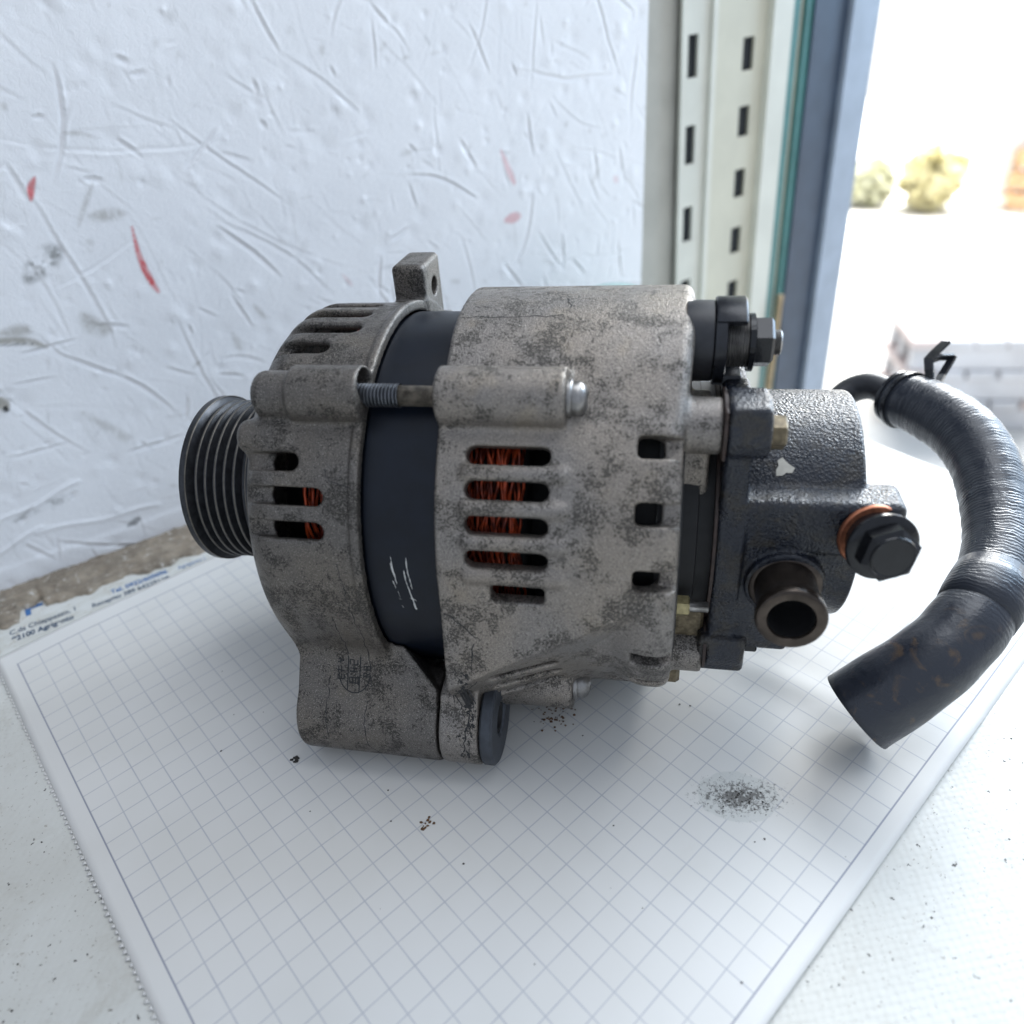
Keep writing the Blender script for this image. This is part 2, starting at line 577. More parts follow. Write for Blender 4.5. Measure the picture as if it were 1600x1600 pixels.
# ------------------------------------------------------------------ signed-distance castings
class SDF:
    def __init__(self, lo, hi, h):
        self.h = h
        self.lo = np.array(lo, float)
        ax = [np.arange(lo[i], hi[i] + h, h, dtype=np.float32) for i in range(3)]
        self.ax = ax
        self.D = np.full((len(ax[0]), len(ax[1]), len(ax[2])), 9.0, dtype=np.float32)

    def sl(self, bb, m=.7):
        s = []
        for i in range(3):
            if bb is None:
                s.append(slice(0, len(self.ax[i])))
            else:
                a = int(np.searchsorted(self.ax[i], bb[i][0] - m))
                b = int(np.searchsorted(self.ax[i], bb[i][1] + m))
                s.append(slice(max(a, 0), max(b, a + 1)))
        s = tuple(s)
        return s, self.ax[0][s[0]][:, None, None], self.ax[1][s[1]][None, :, None], self.ax[2][s[2]][None, None, :]

    def add(self, fn, bb=None, k=0.0):
        s, X, Y, Z = self.sl(bb)
        d = np.broadcast_to(fn(X, Y, Z), self.D[s].shape)
        a = self.D[s]
        if k <= 0:
            self.D[s] = np.minimum(a, d)
        else:
            h = np.clip(.5 + .5 * (d - a) / k, 0, 1)
            self.D[s] = d * (1 - h) + a * h - k * h * (1 - h)

    def cut(self, fn, bb=None, k=0.0):
        s, X, Y, Z = self.sl(bb)
        d = -np.broadcast_to(fn(X, Y, Z), self.D[s].shape)
        a = self.D[s]
        if k <= 0:
            self.D[s] = np.maximum(a, d)
        else:
            h = np.clip(.5 - .5 * (d - a) / k, 0, 1)
            self.D[s] = d * (1 - h) + a * h + k * h * (1 - h)

    def mesh(self):
        D = self.D
        D[0] = D[-1] = 1.0
        D[:, 0] = D[:, -1] = 1.0
        D[:, :, 0] = D[:, :, -1] = 1.0
        nx, ny, nz = D.shape
        I = D < 0
        c = np.zeros((nx - 1, ny - 1, nz - 1), dtype=np.int8)
        for dx in (0, 1):
            for dy in (0, 1):
                for dz in (0, 1):
                    c += I[dx:nx - 1 + dx, dy:ny - 1 + dy, dz:nz - 1 + dz]
        act = (c > 0) & (c < 8)
        idx = np.full(act.shape, -1, dtype=np.int32)
        ii, jj, kk = np.nonzero(act)
        n = len(ii)
        idx[ii, jj, kk] = np.arange(n)
        cn = [(dx, dy, dz) for dx in (0, 1) for dy in (0, 1) for dz in (0, 1)]
        vals = {q: D[ii + q[0], jj + q[1], kk + q[2]] for q in cn}
        acc = np.zeros((n, 3), np.float32)
        cnt = np.zeros(n, np.float32)
        for q in cn:
            for ax in range(3):
                if q[ax] == 0:
                    r = list(q)
                    r[ax] = 1
                    a, b = vals[q], vals[tuple(r)]
                    x = (a < 0) != (b < 0)
                    t = np.where(x, a / np.where(x, a - b, 1), 0)
                    for e in range(3):
                        acc[:, e] += np.where(x, q[e] + (t if e == ax else 0), 0)
                    cnt += x
        P = acc / cnt[:, None]
        V = np.stack([ii, jj, kk], 1) + P
        V = V * self.h + self.lo
        F = []
        for ax in range(3):
            o = [e for e in range(3) if e != ax]
            a = np.moveaxis(I, (ax, o[0], o[1]), (0, 1, 2))
            id_ = np.moveaxis(idx, (ax, o[0], o[1]), (0, 1, 2))
            s0 = a[:-1, 1:-1, 1:-1]
            s1 = a[1:, 1:-1, 1:-1]
            x = s0 != s1
            p, q, r = np.nonzero(x)
            f = np.stack([id_[p, q, r], id_[p, q + 1, r], id_[p, q + 1, r + 1], id_[p, q, r + 1]], 1)
            flip = s1[p, q, r]
            if ax == 1:
                flip = ~flip
            f[flip] = f[flip][:, ::-1]
            F.append(f)
        return V, np.concatenate(F)


def rcyl(x0, x1, r, rad=0.0, cy=0.0, cz=0.0):
    def fn(X, Y, Z):
        a = np.sqrt((Y - cy) ** 2 + (Z - cz) ** 2) - r + rad
        b = np.abs(X - (x0 + x1) / 2) - (x1 - x0) / 2 + rad
        return np.minimum(np.maximum(a, b), 0) + np.sqrt(np.maximum(a, 0) ** 2 + np.maximum(b, 0) ** 2) - rad
    return fn


def rbox(x0, x1, y0, y1, z0, z1, rad=.1):
    def fn(X, Y, Z):
        a = np.abs(X - (x0 + x1) / 2) - (x1 - x0) / 2 + rad
        b = np.abs(Y - (y0 + y1) / 2) - (y1 - y0) / 2 + rad
        c = np.abs(Z - (z0 + z1) / 2) - (z1 - z0) / 2 + rad
        return (np.minimum(np.maximum(a, np.maximum(b, c)), 0)
                + np.sqrt(np.maximum(a, 0) ** 2 + np.maximum(b, 0) ** 2 + np.maximum(c, 0) ** 2) - rad)
    return fn


def cone(p, q, r0, r1):
    p, q = np.array(p, float), np.array(q, float)
    d = q - p
    L2 = d @ d

    def fn(X, Y, Z):
        t = np.clip(((X - p[0]) * d[0] + (Y - p[1]) * d[1] + (Z - p[2]) * d[2]) / L2, 0, 1)
        return np.sqrt((X - p[0] - t * d[0]) ** 2 + (Y - p[1] - t * d[1]) ** 2 + (Z - p[2] - t * d[2]) ** 2) - (r0 + (r1 - r0) * t)
    return fn


def bbc(x0, x1, cy, cz, r):
    return ((x0, x1), (cy - r, cy + r), (cz - r, cz + r))


def polar(th, r):
    """angle from straight up, positive towards the viewer (-y)"""
    return -r * math.sin(R_(th)), r * math.cos(R_(th))


def slot(th, x0, x1, w, rmin, square=False):
    st, ct = math.sin(R_(th)), math.cos(R_(th))

    def fn(X, Y, Z):
        t = -Y * ct - Z * st
        rd = -Y * st + Z * ct
        if square:
            rr = .16
            a = np.maximum(np.abs(X - (x0 + x1) / 2) - (x1 - x0) / 2 + rr, 0)
            b = np.maximum(np.abs(t) - w / 2 + rr, 0)
            d = np.sqrt(a * a + b * b) - rr
        else:
            a = np.maximum(np.abs(X - (x0 + x1) / 2) - (x1 - x0 - w) / 2, 0)
            d = np.sqrt(a * a + t * t) - w / 2
        return np.maximum(d, rmin - rd)
    y, z = polar(th, 7.8)
    return fn, ((x0, x1), (y - 1.3, y + 1.3), (z - 1.3, z + 1.3))


VOX = .075
ZA = 8.5                                    # height of the shaft above the table
P0 = (0.93215, 3.97425)
YAW = R_(-13.2)
FY, FZ, FR = -6.93, -6.62, 1.88             # foot boss

alternator = empty('alternator', (P0[0], P0[1], 0), YAW)
tag(alternator, 'dirty aluminium car alternator with ribbed pulley and black vacuum pump lying on squared paper', 'alternator')
UP = (0, 0, ZA)


def part(name, V, F, mat, parent=alternator, **kw):
    return build(name, V, F, mat, parent, off=UP, **kw)


def neck(cy, cz, ty, tz, r0, r1, xlo, xhi):
    """arm from boss centre (cy,cz) to (ty,tz); xlo/xhi are functions of distance along it"""
    L = math.hypot(ty - cy, tz - cz)
    ey, ez = (ty - cy) / L, (tz - cz) / L

    def fn(X, Y, Z):
        t = (Y - cy) * ey + (Z - cz) * ez
        tc = np.clip(t, 0, L)
        d = np.sqrt((Y - cy - tc * ey) ** 2 + (Z - cz - tc * ez) ** 2) - (r0 + (r1 - r0) * tc / L)
        return np.maximum(d, np.maximum(xlo(tc) - X, X - xhi(tc)))
    return fn


# ---- front housing ---------------------------------------------------------
g = SDF((-5.9, -9.6, -9.0), (1.8, 9.0, 9.6), VOX)
g.add(rcyl(-5.45, 3.0, 7.85, 1.5))
g.cut(rcyl(-4.9, 3.5, 7.32, 1.2))
for th in (36, 140, 216, 306):
    y, z = polar(th, 8.05)
    g.add(rcyl(-3.25, 1, 1.0, .10, y, z), bbc(-3.25, 1, y, z, 1.0), .25)
    g.add(rcyl(-4.75, -3.0, .86, .4, y * .985, z * .985), bbc(-4.75, -3.0, y, z, 1.0), .22)
y, z = polar(46.5, 7.35)
g.add(rcyl(-5.4, -3.2, .62, .3, y, z), bbc(-5.4, -3.2, y, z, .7), .25)
g.add(rcyl(-1.0, 1, 7.95, .08))
g.cut(rcyl(-3, 3.5, 7.42, .1))
g.cut(rbox(-.65, 3, -20, 20, -20, 20, .01))
# foot
t = lambda a, b: (lambda h: a + (b - a) * np.clip((h - 1.9) / 2.6, 0, 1))
g.add(neck(FY, FZ, -3.9, -3.7, 1.86, 2.9, t(-4.45, -4.75), (lambda h: 1.35 - 2.1 * np.clip((h - .9) / 2.3, 0, 1))), ((-5, 1.4), (-9.2, -2), (-8.6, -1)), .5)
g.add(rcyl(-4.45, 1.35, FR, .16, FY, FZ), bbc(-4.45, 1.35, FY, FZ, FR), .15)
g.cut(rcyl(-8, 3, .62, 0, FY, FZ), bbc(-4.6, 1.6, FY, FZ, .7))
# keep the rotor side clear behind the foot
g.cut(rcyl(-4, 3.5, 7.52, .3))
# tension ear and rear rest lug
g.add(rbox(-2.05, -.62, 3.1, 5.6, 4.8, 8.75, .22), ((-2.1, -.6), (3.1, 5.6), (4.8, 8.8)), .25)
g.cut(rcyl(-8, 3, .40, 0, 4.45, 7.55), bbc(-2.3, 0, 4.45, 7.55, .5))
g.add(neck(4.6, -7.05, 3.0, -4.6, 1.4, 2.0, lambda h: -4.2 + 0 * h, lambda h: -1.0 + 0 * h), ((-4.3, -.9), (1, 6.2), (-8.6, -3)), .3)
g.cut(rcyl(-4, 3.5, 7.32, .6))
for th, x1 in ((53.5, -2.92), (62.4, -1.98), (71.4, -1.98), (19.0, -2.72), (10.0, -1.85), (1.0, -1.85), (-8.0, -1.85), (-17, -1.85),
               (-58, -2), (-67, -2), (-76, -2), (-85, -2), (-94, -2), (-103, -2), (-160, -2), (-169, -2), (-178, -2), (173, -2)):
    f, bb = slot(th, -4.05 if th > 30 else -4.5, x1, .64, 6.2)
    g.cut(f, bb, .10)
    f, bb = slot(th, -7.0, -3.6, .62, 7.42)
    g.cut(f, bb, .12)
y, z = polar(34.3, 8.30)
g.cut(rcyl(-1.6, 2, .56, 0, y, z), bbc(-1.6, .5, y, z, .6), .06)
g.cut(rcyl(-9, 2, 1.2, 0, 0, 0), bbc(-7, 0, 0, 0, 1.3))
V, F = g.mesh()
front_housing = part('front_housing', V, F, 'alu_front')
front_bvh = BVHTree.FromPolygons([tuple(v) for v in V], [tuple(f) for f in F])
front_housing['label'] = 'grey speckled drive-end casting with foot and vent slots'

# ---- rear housing ----------------------------------------------------------
g = SDF((1.3, -9.6, -9.0), (12.0, 9.2, 9.2), VOX)
g.add(rcyl(-3, 10.15, 7.85, .55))
w1, w2 = R_(27), R_(-80)


def bulge(X, Y, Z):
    th = np.degrees(np.arctan2(-Y, Z))
    a = np.clip((44 - th) / 34, 0, 1)
    b = np.clip((th + 95) / 20, 0, 1)
    f = a * a * (3 - 2 * a) * b * b * (3 - 2 * b)
    return rcyl(-3, 10.15 + .27, 7.80 + .62 * f, .4)(X + .27 * (1 - f), Y, Z)


g.add(bulge)
g.cut(rcyl(-3, 9.45, 7.30, .5))
for th in (36, 140, 216, 306):
    y, z = polar(th, 8.05)
    g.add(rcyl(0, 6.36, 1.02, .10, y, z), bbc(0, 6.4, y, z, 1.1), .28)
# rear arm of the foot
g.add(neck(FY, FZ, -4.2, -3.4, 1.86, 2.5, lambda h: 1.5 + .55 * np.clip((h - 1.7) / 1.0, 0, 1), lambda h: 3.0 + .5 * np.clip((h - 1.5) / 2.5, 0, 1)),
      ((.5, 4), (-9.2, -2), (-8.6, -1)), .35)
RA, RB = np.array((3.75, -8.40, -2.65)), np.array((9.25, -7.90, .45))
pu, pw = np.array((6.44, -7.80, .85)), np.array((6.8, -6.20, -4.10))


def halfspace(a, b, c):
    nn = np.cross(b - a, c - a)
    nn /= np.linalg.norm(nn)
    if nn @ (np.array((6.0, 0, 0)) - a) > 0:
        nn = -nn
    return nn, nn @ a


hu, hl = halfspace(RA, RB, pu), halfspace(RA, RB, pw)


def gusset(X, Y, Z):
    a = X * hu[0][0] + Y * hu[0][1] + Z * hu[0][2] - hu[1]
    b = X * hl[0][0] + Y * hl[0][1] + Z * hl[0][2] - hl[1]
    return np.maximum(np.maximum(a, b), np.maximum(np.maximum(2.05 - X, X - 9.9), np.maximum(Y + 5.0, Z - 1.5)))


g.add(gusset, ((2, 10), (-9.4, -5), (-6, 1.6)), .12)


def under(X, Y, Z):                          # flat face falling away below the gusset's edge
    b = X * hl[0][0] + Y * hl[0][1] + Z * hl[0][2] - hl[1]
    rr = np.sqrt(Y * Y + Z * Z)
    return np.maximum(np.maximum(-b, 7.50 + .4 * np.clip((X - 8.0) / 1.2, 0, 1) - rr), np.maximum(3.6 - X, np.maximum(Y + 4.6, Z - .3)))


g.cut(under, ((3.5, 10.4), (-9.4, -5), (-6.5, .4)), .10)
y, z = polar(140, 8.05)
g.add(rcyl(2.1, 6.36, 1.02, .10, y, z), bbc(2.1, 6.4, y, z, 1.1), .28)
g.add(rcyl(1.5, 3.0, FR, .14, FY, FZ), bbc(1.5, 3.0, FY, FZ, FR), .12)
g.cut(rcyl(-8, 5, .62, 0, FY, FZ), bbc(1.4, 3.3, FY, FZ, .7))
g.cut(rcyl(-3, 9.45, 7.30, .5))


def front_cut(X, Y, Z):                      # everything inboard of the stator joint goes, except the foot
    rr = np.sqrt((Y - FY) ** 2 + (Z - FZ) ** 2)
    return np.maximum(X - 2.05, 2.2 - rr)


g.cut(front_cut, ((0, 2.2), (-10, 10), (-10, 10)), .05)
g.cut(rcyl(-3, 2.05, 7.55, 0))
for th in (54.5, 63.1, 71.75, 80.6):
    y, z = polar(th, 7.66)
    g.add(cone((3.2, y, z), (6.30, y, z), .37, .37), ((2.8, 6.7), (y - .5, y + .5), (z - .5, z + .5)), .12)
for k, th in enumerate((50.2, 58.8, 67.4, 76.1)):
    f, bb = slot(th, 3.08, 5.92, .62, 6.2)
    g.cut(f, bb, .09)
f, bb = slot(85.4, 3.92, 5.80, .66, 6.2, True)
g.cut(f, bb, .06)
for th in (113, 121, 129):
    f, bb = slot(th, 3.5, 6.05, .58, 6.2)
    g.cut(f, bb, .09)
for th in (152, 161, 170, 179, 188, -57, -66, -75, -84, -93, -102, -111):
    f, bb = slot(th, 3.6, 5.9, .6, 6.2)
    g.cut(f, bb, .09)
for th in (47.0, 63.0, 79.7, 107.5, 124, 150, 167, 184, 201, 228, 245, 262, 279):
    f, bb = slot(th, 8.70, 9.55, .74, 6.2, True)
    g.cut(f, bb, .07)
    f, bb = slot(th, 8.75, 11, .72, 7.28, True)
    g.cut(f, bb, .07)
# hollow beside the bolt head, and pump bosses on the end wall
for (yy, zz) in ((-3.95, 5.25), (-4.1, -4.6), (5.6, .6)):
    g.add(rcyl(9.6, 11.38, .95, .12, yy, zz), bbc(9.6, 11.4, yy, zz, 1.0), .25)
    g.add(rbox(9.6, 11.1, min(yy, yy * .4), max(yy, yy * .4), min(zz, zz * .5) - .3, max(zz, zz * .5) + .3, .2),
          ((9.6, 11.3), (-6, 6), (-6, 6)), .2)
g.cut(rcyl(-9, 14, 1.3, 0, 0, 0), bbc(8, 11.9, 0, 0, 1.4))
V, F = g.mesh()
rear_housing = part('rear_housing', V, F, 'alu_rear')
rear_bvh = BVHTree.FromPolygons([tuple(v) for v in V], [tuple(f) for f in F])

V, F = lathe([(9.4, 1.3), (9.4, 6.9), (10.16, 6.9), (10.22, 6.7), (10.24, 4.95), (10.8, 4.9), (10.85, 4.7), (11.37, 4.7), (11.37, 1.3)], 96)
part('rear_cover', V, F, 'core', angle=40)  # near-black colour also stands for the shade between the castings
V, F = lathe([(6.2, 1.3), (6.2, 6.4), (6.3, 6.5), (9.39, 6.5), (9.39, 1.3)], 72)
part('slot_light_block', V, F, 'core', angle=40)  # dark drum added inside so no light shows through the rear slots

# ---- stator, rotor, windings ----------------------------------------------
V, F = lathe([(-1.2, 6.5), (-1.2, 7.30), (-.66, 7.30), (-.60, 7.48), (2.0, 7.48), (2.06, 7.30), (2.6, 7.30), (2.6, 6.5)], 128, closed=True)
part('stator_core', V, F, 'stator', angle=30)
V, F = merge(lathe([(-5.4, .001), (-5.4, 4.8), (9.0, 4.8), (9.0, .001)], 48), lathe([(-6.6, .001), (-6.6, .9), (-5.4, .9)], 24))
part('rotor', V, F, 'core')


def winding(x0, x1, n):
    out = []
    for k in range(n):
        for lay in range(2):
            x = x0 + (x1 - x0) * (k + .5 * lay) / (n - .5)
            ph = random.random() * 6.28
            amp = .05 + .09 * random.random()
            rr = 6.72 - .34 * lay + .10 * random.uniform(-1, 1)
            pts = []
            N = 150
            f1 = random.choice((7, 9, 11, 13))
            for i in range(N + 1):
                a = 2 * math.pi * i / N
                xx = x + amp * math.sin(f1 * a + ph) + .05 * math.sin(29 * a + ph * 2)
                r2 = rr + .07 * math.sin(17 * a + 2 * ph)
                pts.append((xx, -r2 * math.sin(a), r2 * math.cos(a)))
            v, f, _ = sweep(pts, .062, 5, False)
            out.append((v, f))
    return merge(*out)


V, F = winding(2.75, 4.72, 14)
part('winding', V, F, 'enamel')['kind'] = 'stuff'
V, F = winding(-3.15, -1.35, 13)
part('winding', V, F, 'enamel')['kind'] = 'stuff'
V, F = merge(lathe([(2.6, 6.30), (4.8, 6.25), (5.0, 5.6), (4.6, 5.2)], 64), lathe([(-1.3, 6.30), (-3.2, 6.25), (-3.4, 5.6)], 64))
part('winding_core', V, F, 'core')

# ---- pulley ---------------------------------------------------------------
prof = [(-10.30, 2.2), (-10.42, 2.3), (-10.42, 3.72), (-10.36, 3.80), (-10.12, 3.80), (-10.02, 3.70), (-9.90, 3.38)]
ridges = [-9.70, -9.27, -8.84, -8.40, -7.96]
for r in ridges:
    prof += [(r - .07, 3.60), (r + .07, 3.60), (r + .215, 3.34)]
prof += [(-7.62, 3.58), (-7.50, 3.70), (-7.22, 3.74), (-7.16, 3.68), (-7.16, 2.4), (-6.9, 1.7), (-6.0, 1.7)]
V, F = lathe(prof, 128)
pulley = part('pulley', V, F, 'pulley', angle=25)
for r in (-10.09, -7.36):
    rr = 3.802 if r < -9 else 3.722
    V, F = lathe([(r - .04, rr - .02), (r - .025, rr + .004), (r + .025, rr + .004), (r + .04, rr - .02)], 128)
    part('pulley_edge_line', V, F, 'ridge', pulley)  # pale rings paint a highlight along the two rim edges
for r in ridges:
    V, F = lathe([(r - .045, 3.596), (r - .03, 3.612), (r + .03, 3.612), (r + .045, 3.596)], 128)
    part('pulley_edge_line', V, F, 'ridge', pulley)
V, F = merge(lathe([(-10.3, .001), (-10.3, 2.3)], 48), hexprism(-10.3, -11.1, 1.2, (0, 0, 0), (1, 0, 0)))
part('pulley_nut', V, F, 'pulley', pulley, smooth=False)

# ---- through bolts ----------------------------------------------------------
for th in (36, 140, 216, 306):
    y, z = polar(th, 8.02)
    V, F = lathe([(-4.2, .30), (.55, .30), (.55, .36), (6.4, .36)], 20, (0, y, z))
    rod = part('through_bolt', V, F, 'rod')
    prof = []
    for k in range(16):
        x = -1.40 + k * .128
        prof += [(x, .30), (x + .05, .415), (x + .078, .415)]
    V, F = lathe(prof, 24, (0, y, z))
    part('thread', V, F, 'thread', rod, smooth=False)
    V, F = lathe([(6.34, .2), (6.34, .62), (6.38, .66), (6.50, .66), (6.54, .62), (6.54, .2)], 32, (0, y, z))
    part('bolt_washer', V, F, 'steel', rod, angle=40)
    V, F = lathe([(6.54, .2), (6.54, .56), (6.70, .58), (6.82, .55), (6.95, .44), (7.02, .28), (7.03, .24), (6.9, .16), (6.9, .001)], 32, (0, y, z))
    part('bolt_head', V, F, 'steel', rod, angle=50)

# ---- foot washer -------------------------------------------------------------
V, F = lathe([(3.08, .75), (3.08, 1.80), (3.16, 1.88), (3.50, 1.88), (3.58, 1.78), (3.58, .78), (3.5, .68), (3.08, .66)], 64, (0, FY, FZ), closed=True)
part('foot_washer', V, F, 'washer', angle=35)
V, F = lathe([(-4.4, .60), (3.5, .60), (3.5, .50), (-4.4, .50)], 32, (0, FY, FZ), closed=True)
part('foot_bush', V, F, 'core')

# ---- vacuum pump -----------------------------------------------------------
g = SDF((11.0, -6.6, -7.2), (18.2, 6.6, 7.2), .06)
g.add(rcyl(11.5, 16.42, 4.45, .18))
g.add(rcyl(11.5, 12.45, 5.0, .12), None, .1)
for (yy, zz, a, x1) in ((-3.95, 5.25, 1.05, 12.88), (-4.1, -4.1, 1.0, 12.9), (5.6, .6, 1.05, 12.9)):
    g.add(rcyl(11.5, x1, a, .14, yy, zz), bbc(11.5, x1, yy, zz, a), .15)
    g.add(rbox(11.5, 12.42, min(yy - .6, yy * .3), max(yy + .6, yy * .3), min(zz - .6, zz * .3), max(zz + .6, zz * .3), .2),
          ((11.4, 12.6), (-7, 7), (-7, 7)), .15)
g.add(rbox(11.5, 12.85, -4.85, -3.0, 4.55, 6.28, .2), ((11.4, 13), (-5, -3), (4, 6.4)), .1)
g.add(rbox(11.15, 12.95, -4.95, -3.2, -5.0, -3.3, .2), ((11.1, 13.1), (-5.1, -3), (-5.2, -3)), .1)
g.add(rbox(11.55, 12.35, -2.6, 1.6, 3.5, 5.75, .12), ((11.5, 12.4), (-2.7, 1.7), (3.4, 5.8)), .1)
g.add(rbox(11.5, 14.5, -4.62, -2.0, -4.0, 2.72, .22), ((11.4, 14.6), (-4.7, -2), (-4.1, 2.8)), .12)
g.add(rbox(13.0, 17.55, -4.62, -2.9, .55, 2.74, .34), ((13, 17.6), (-4.7, -2.8), (.5, 2.8)), .10)
g.add(cone((15.6, -2.4, 1.5), (16.8, -3.4, 1.5), 1.0, .9), ((14, 18), (-4.6, -1), (.4, 2.7)), .4)
g.add(rcyl(16.0, 16.95, 2.6, .3), None, .2)


def boss_y(cx, cz, r, y0, y1):
    def fn(X, Y, Z):
        return np.maximum(np.sqrt((X - cx) ** 2 + (Z - cz) ** 2) - r, np.maximum(y0 - Y, Y - y1))
    return fn


g.add(boss_y(14.0, -.6, 1.38, -4.9, -3), ((12.5, 15.5), (-5, -3), (-2, 1)), .12)
V, F = g.mesh()
pump = part('vacuum_pump', V, F, 'pump')
pump['label'] = 'oily black cast vacuum pump bolted to the rear end'
pump_bvh = BVHTree.FromPolygons([tuple(v) for v in V], [tuple(f) for f in F])
# gasket plate between the two castings
V, F = merge(lathe([(11.38, 2.0), (11.38, 5.02), (11.49, 5.02), (11.49, 2.0)], 64, closed=True),
             lathe([(11.38, .3), (11.38, 1.10), (11.49, 1.10), (11.49, .3)], 32, (0, -3.95, 5.25), closed=True),
             lathe([(11.38, .3), (11.38, 1.05), (11.49, 1.05), (11.49, .3)], 32, (0, -4.1, -4.2), closed=True),
             box(11.382, 11.488, -4.9, -2.9, 4.4, 6.2, .03))
part('gasket', V, F, 'gasket', pump, smooth=False)
for (yy, zz, mt) in ((-3.95, 5.05, 'bolt_rust'), (-4.1, -3.9, 'black_hex'), (5.6, .6, 'bolt_rust')):
    V, F = merge(lathe([(12.85, .3), (12.85, .66), (12.95, .66), (12.95, .3)], 24, (0, yy, zz)),
                 hexprism(12.95, 13.42, .58, (0, yy, zz), (1, 0, 0), .06, .3))
    part('pump_bolt', V, F, mt, pump, smooth=False)
V, F = lathe([(0, .001), (.03, .22), (0.02, .34)], 9, (13.62, -3.33, 3.98), (0, -.7, .7))
V = [(a * 1.0, b, c) for a, b, c in V]
# paint chip stuck to the cylinder by the bolt
cv = []
for k in range(11):
    a = 2 * math.pi * k / 11
    rr = .30 * (1 + .35 * math.sin(3 * a + 1))
    th = 43.5 + math.degrees(rr * math.sin(a) / 4.46)
    yy, zz = polar(th, 4.475)
    cv.append((13.68 + rr * math.cos(a) * .95, yy, zz))
cv2 = [(a, b * .99, c * .99) for a, b, c in cv]
part('paint_chip', cv + cv2, [list(range(11))[::-1]] + [[k, (k + 1) % 11, 11 + (k + 1) % 11, 11 + k] for k in range(11)], 'cream_chip', pump, smooth=False)
# oil return nipple
ax = Vector((-.02, -1, .09))
o = Vector((14.0, -4.55, -.58))
V, F = lathe([(0, 1.28), (.32, 1.30), (.42, 1.22), (.46, 1.08), (1.5, 1.04), (1.75, 1.06), (1.92, 1.15), (2.1, 1.17), (2.35, 1.17),
              (2.45, 1.12), (2.47, 1.04), (2.45, .80), (2.38, .76), (.2, .76)], 56, o, ax)
nip = part('pipe_fitting', V, F, 'pipe', pump, angle=50)
V, F = lathe([(2.36, .758), (.25, .758), (.25, .001)], 40, o, ax)
part('pipe_bore', V, F, 'tube_in', nip)
# banjo bolt with copper washer
o = Vector((16.50, -4.60, 1.62))
ax = Vector((.30, -1.5, .22)).normalized()
V, F = lathe([(.0, .5), (.0, 1.10), (.05, 1.14), (.14, 1.14), (.19, 1.10), (.19, .5)], 48, o, ax)
part('copper_washer', V, F, 'copper', pump, angle=40)
V, F = merge(lathe([(.19, .4), (.19, .92), (.66, .94), (.74, 1.10), (.82, 1.18), (.94, 1.18), (1.02, 1.10), (1.05, .8)], 48, o, ax))
banjo = part('banjo_bolt', V, F, 'black_hex', pump, angle=40)
V, F = hexprism(1.02, 1.66, .97, o, ax, .14, .25)
part('hex_head', V, F, 'black_hex', banjo, smooth=False)
V, F = lathe([(1.655, .74), (1.70, .72), (1.71, .69), (1.67, .65), (1.67, .001)], 40, o, ax)
part('hex_face', V, F, 'black_hex', banjo, angle=40)
# zinc nut on its stud between the castings
V, F = merge(lathe([(10.15, .2), (10.15, .52), (10.27, .52), (10.27, .2)], 24, (0, -5.25, -1.5)),
             hexprism(10.27, 10.72, .40, (0, -5.25, -1.5), (1, 0, 0), .05, .2))
part('zinc_nut', V, F, 'brass', smooth=False)
V, F = lathe([(9.6, .2), (11.4, .2), (11.4, .001)], 16, (0, -5.25, -1.5))
part('stud', V, F, 'steel')
# rusty lower bracket of the rear cover
V, F = merge(box(9.9, 11.35, -4.4, -3.6, -5.6, -2.4, .12), box(9.9, 10.6, -4.6, -2.8, -6.3, -5.2, .15))
part('rear_bracket', V, F, 'bolt_rust', smooth=False)

# ---- battery terminal --------------------------------------------------------
TY, TZ = -1.0, 7.08
V, F = lathe([(10.1, .3), (10.1, 1.34), (10.4, 1.40), (11.0, 1.40), (11.05, 1.34), (11.05, .3)], 56, (0, TY, TZ))
term = part('terminal', V, F, 'plastic', angle=40)
# C-shaped black clip, open towards the viewer
ring = []
for k in range(33):
    a = R_(105 + 255 * k / 32)              # from the lower front round the back to the upper front
    ring.append((TY - 0 + 1.46 * math.cos(a) * -1, TZ + 1.46 * math.sin(a)))
cp = []
for k in range(41):
    th = -200 + 245 * k / 40
    cp.append(th)
CV, CF = [], []
for th in cp:
    for (x, r) in ((11.06, 1.20), (11.06, 1.48), (11.12, 1.52), (12.02, 1.52), (12.08, 1.46), (12.08, 1.20)):
        yy, zz = polar(th, r)
        CV.append((x, TY + yy, TZ + zz))
for i in range(len(cp) - 1):
    for k in range(6):
        k2 = (k + 1) % 6
        CF.append([i * 6 + k, i * 6 + k2, i * 6 + 6 + k2, i * 6 + 6 + k])
CF += [[0, 1, 2, 3, 4, 5], [(len(cp) - 1) * 6 + k for k in range(6)][::-1]]
part('terminal_clip', CV, CF, 'clip', term, angle=35)
V, F = lathe([(11.06, .3), (11.06, 1.46), (11.42, 1.46), (11.46, 1.3), (11.46, .3)], 48, (0, TY, TZ))
part('clip_ring', V, F, 'clip', term, angle=35)
V, F = box(11.45, 12.20, TY - .95, TY + .6, TZ - 1.75, TZ - 1.30, .08)
part('clip_tab', V, F, 'clip', term, smooth=False)
prof = []
for k in range(9):
    x = 11.46 + k * .095
    prof += [(x, .86), (x + .05, .93)]
V, F = lathe(prof, 32, (0, TY, TZ))
part('terminal_thread', V, F, 'steel', term, smooth=False)
V, F = merge(lathe([(12.22, .3), (12.22, 1.0), (12.40, 1.0), (12.44, .9), (12.44, .3)], 32, (0, TY, TZ - .05)),
             hexprism(12.42, 13.05, .88, (0, TY, TZ - .05), (1, 0, 0), .10, .52))
part('terminal_nut', V, F, 'black_hex', term, smooth=False)
prof = [(13.0, .2)]
for k in range(4):
    x = 13.0 + k * .08
    prof += [(x, .40), (x + .04, .45)]
prof += [(13.34, .38), (13.36, .001)]
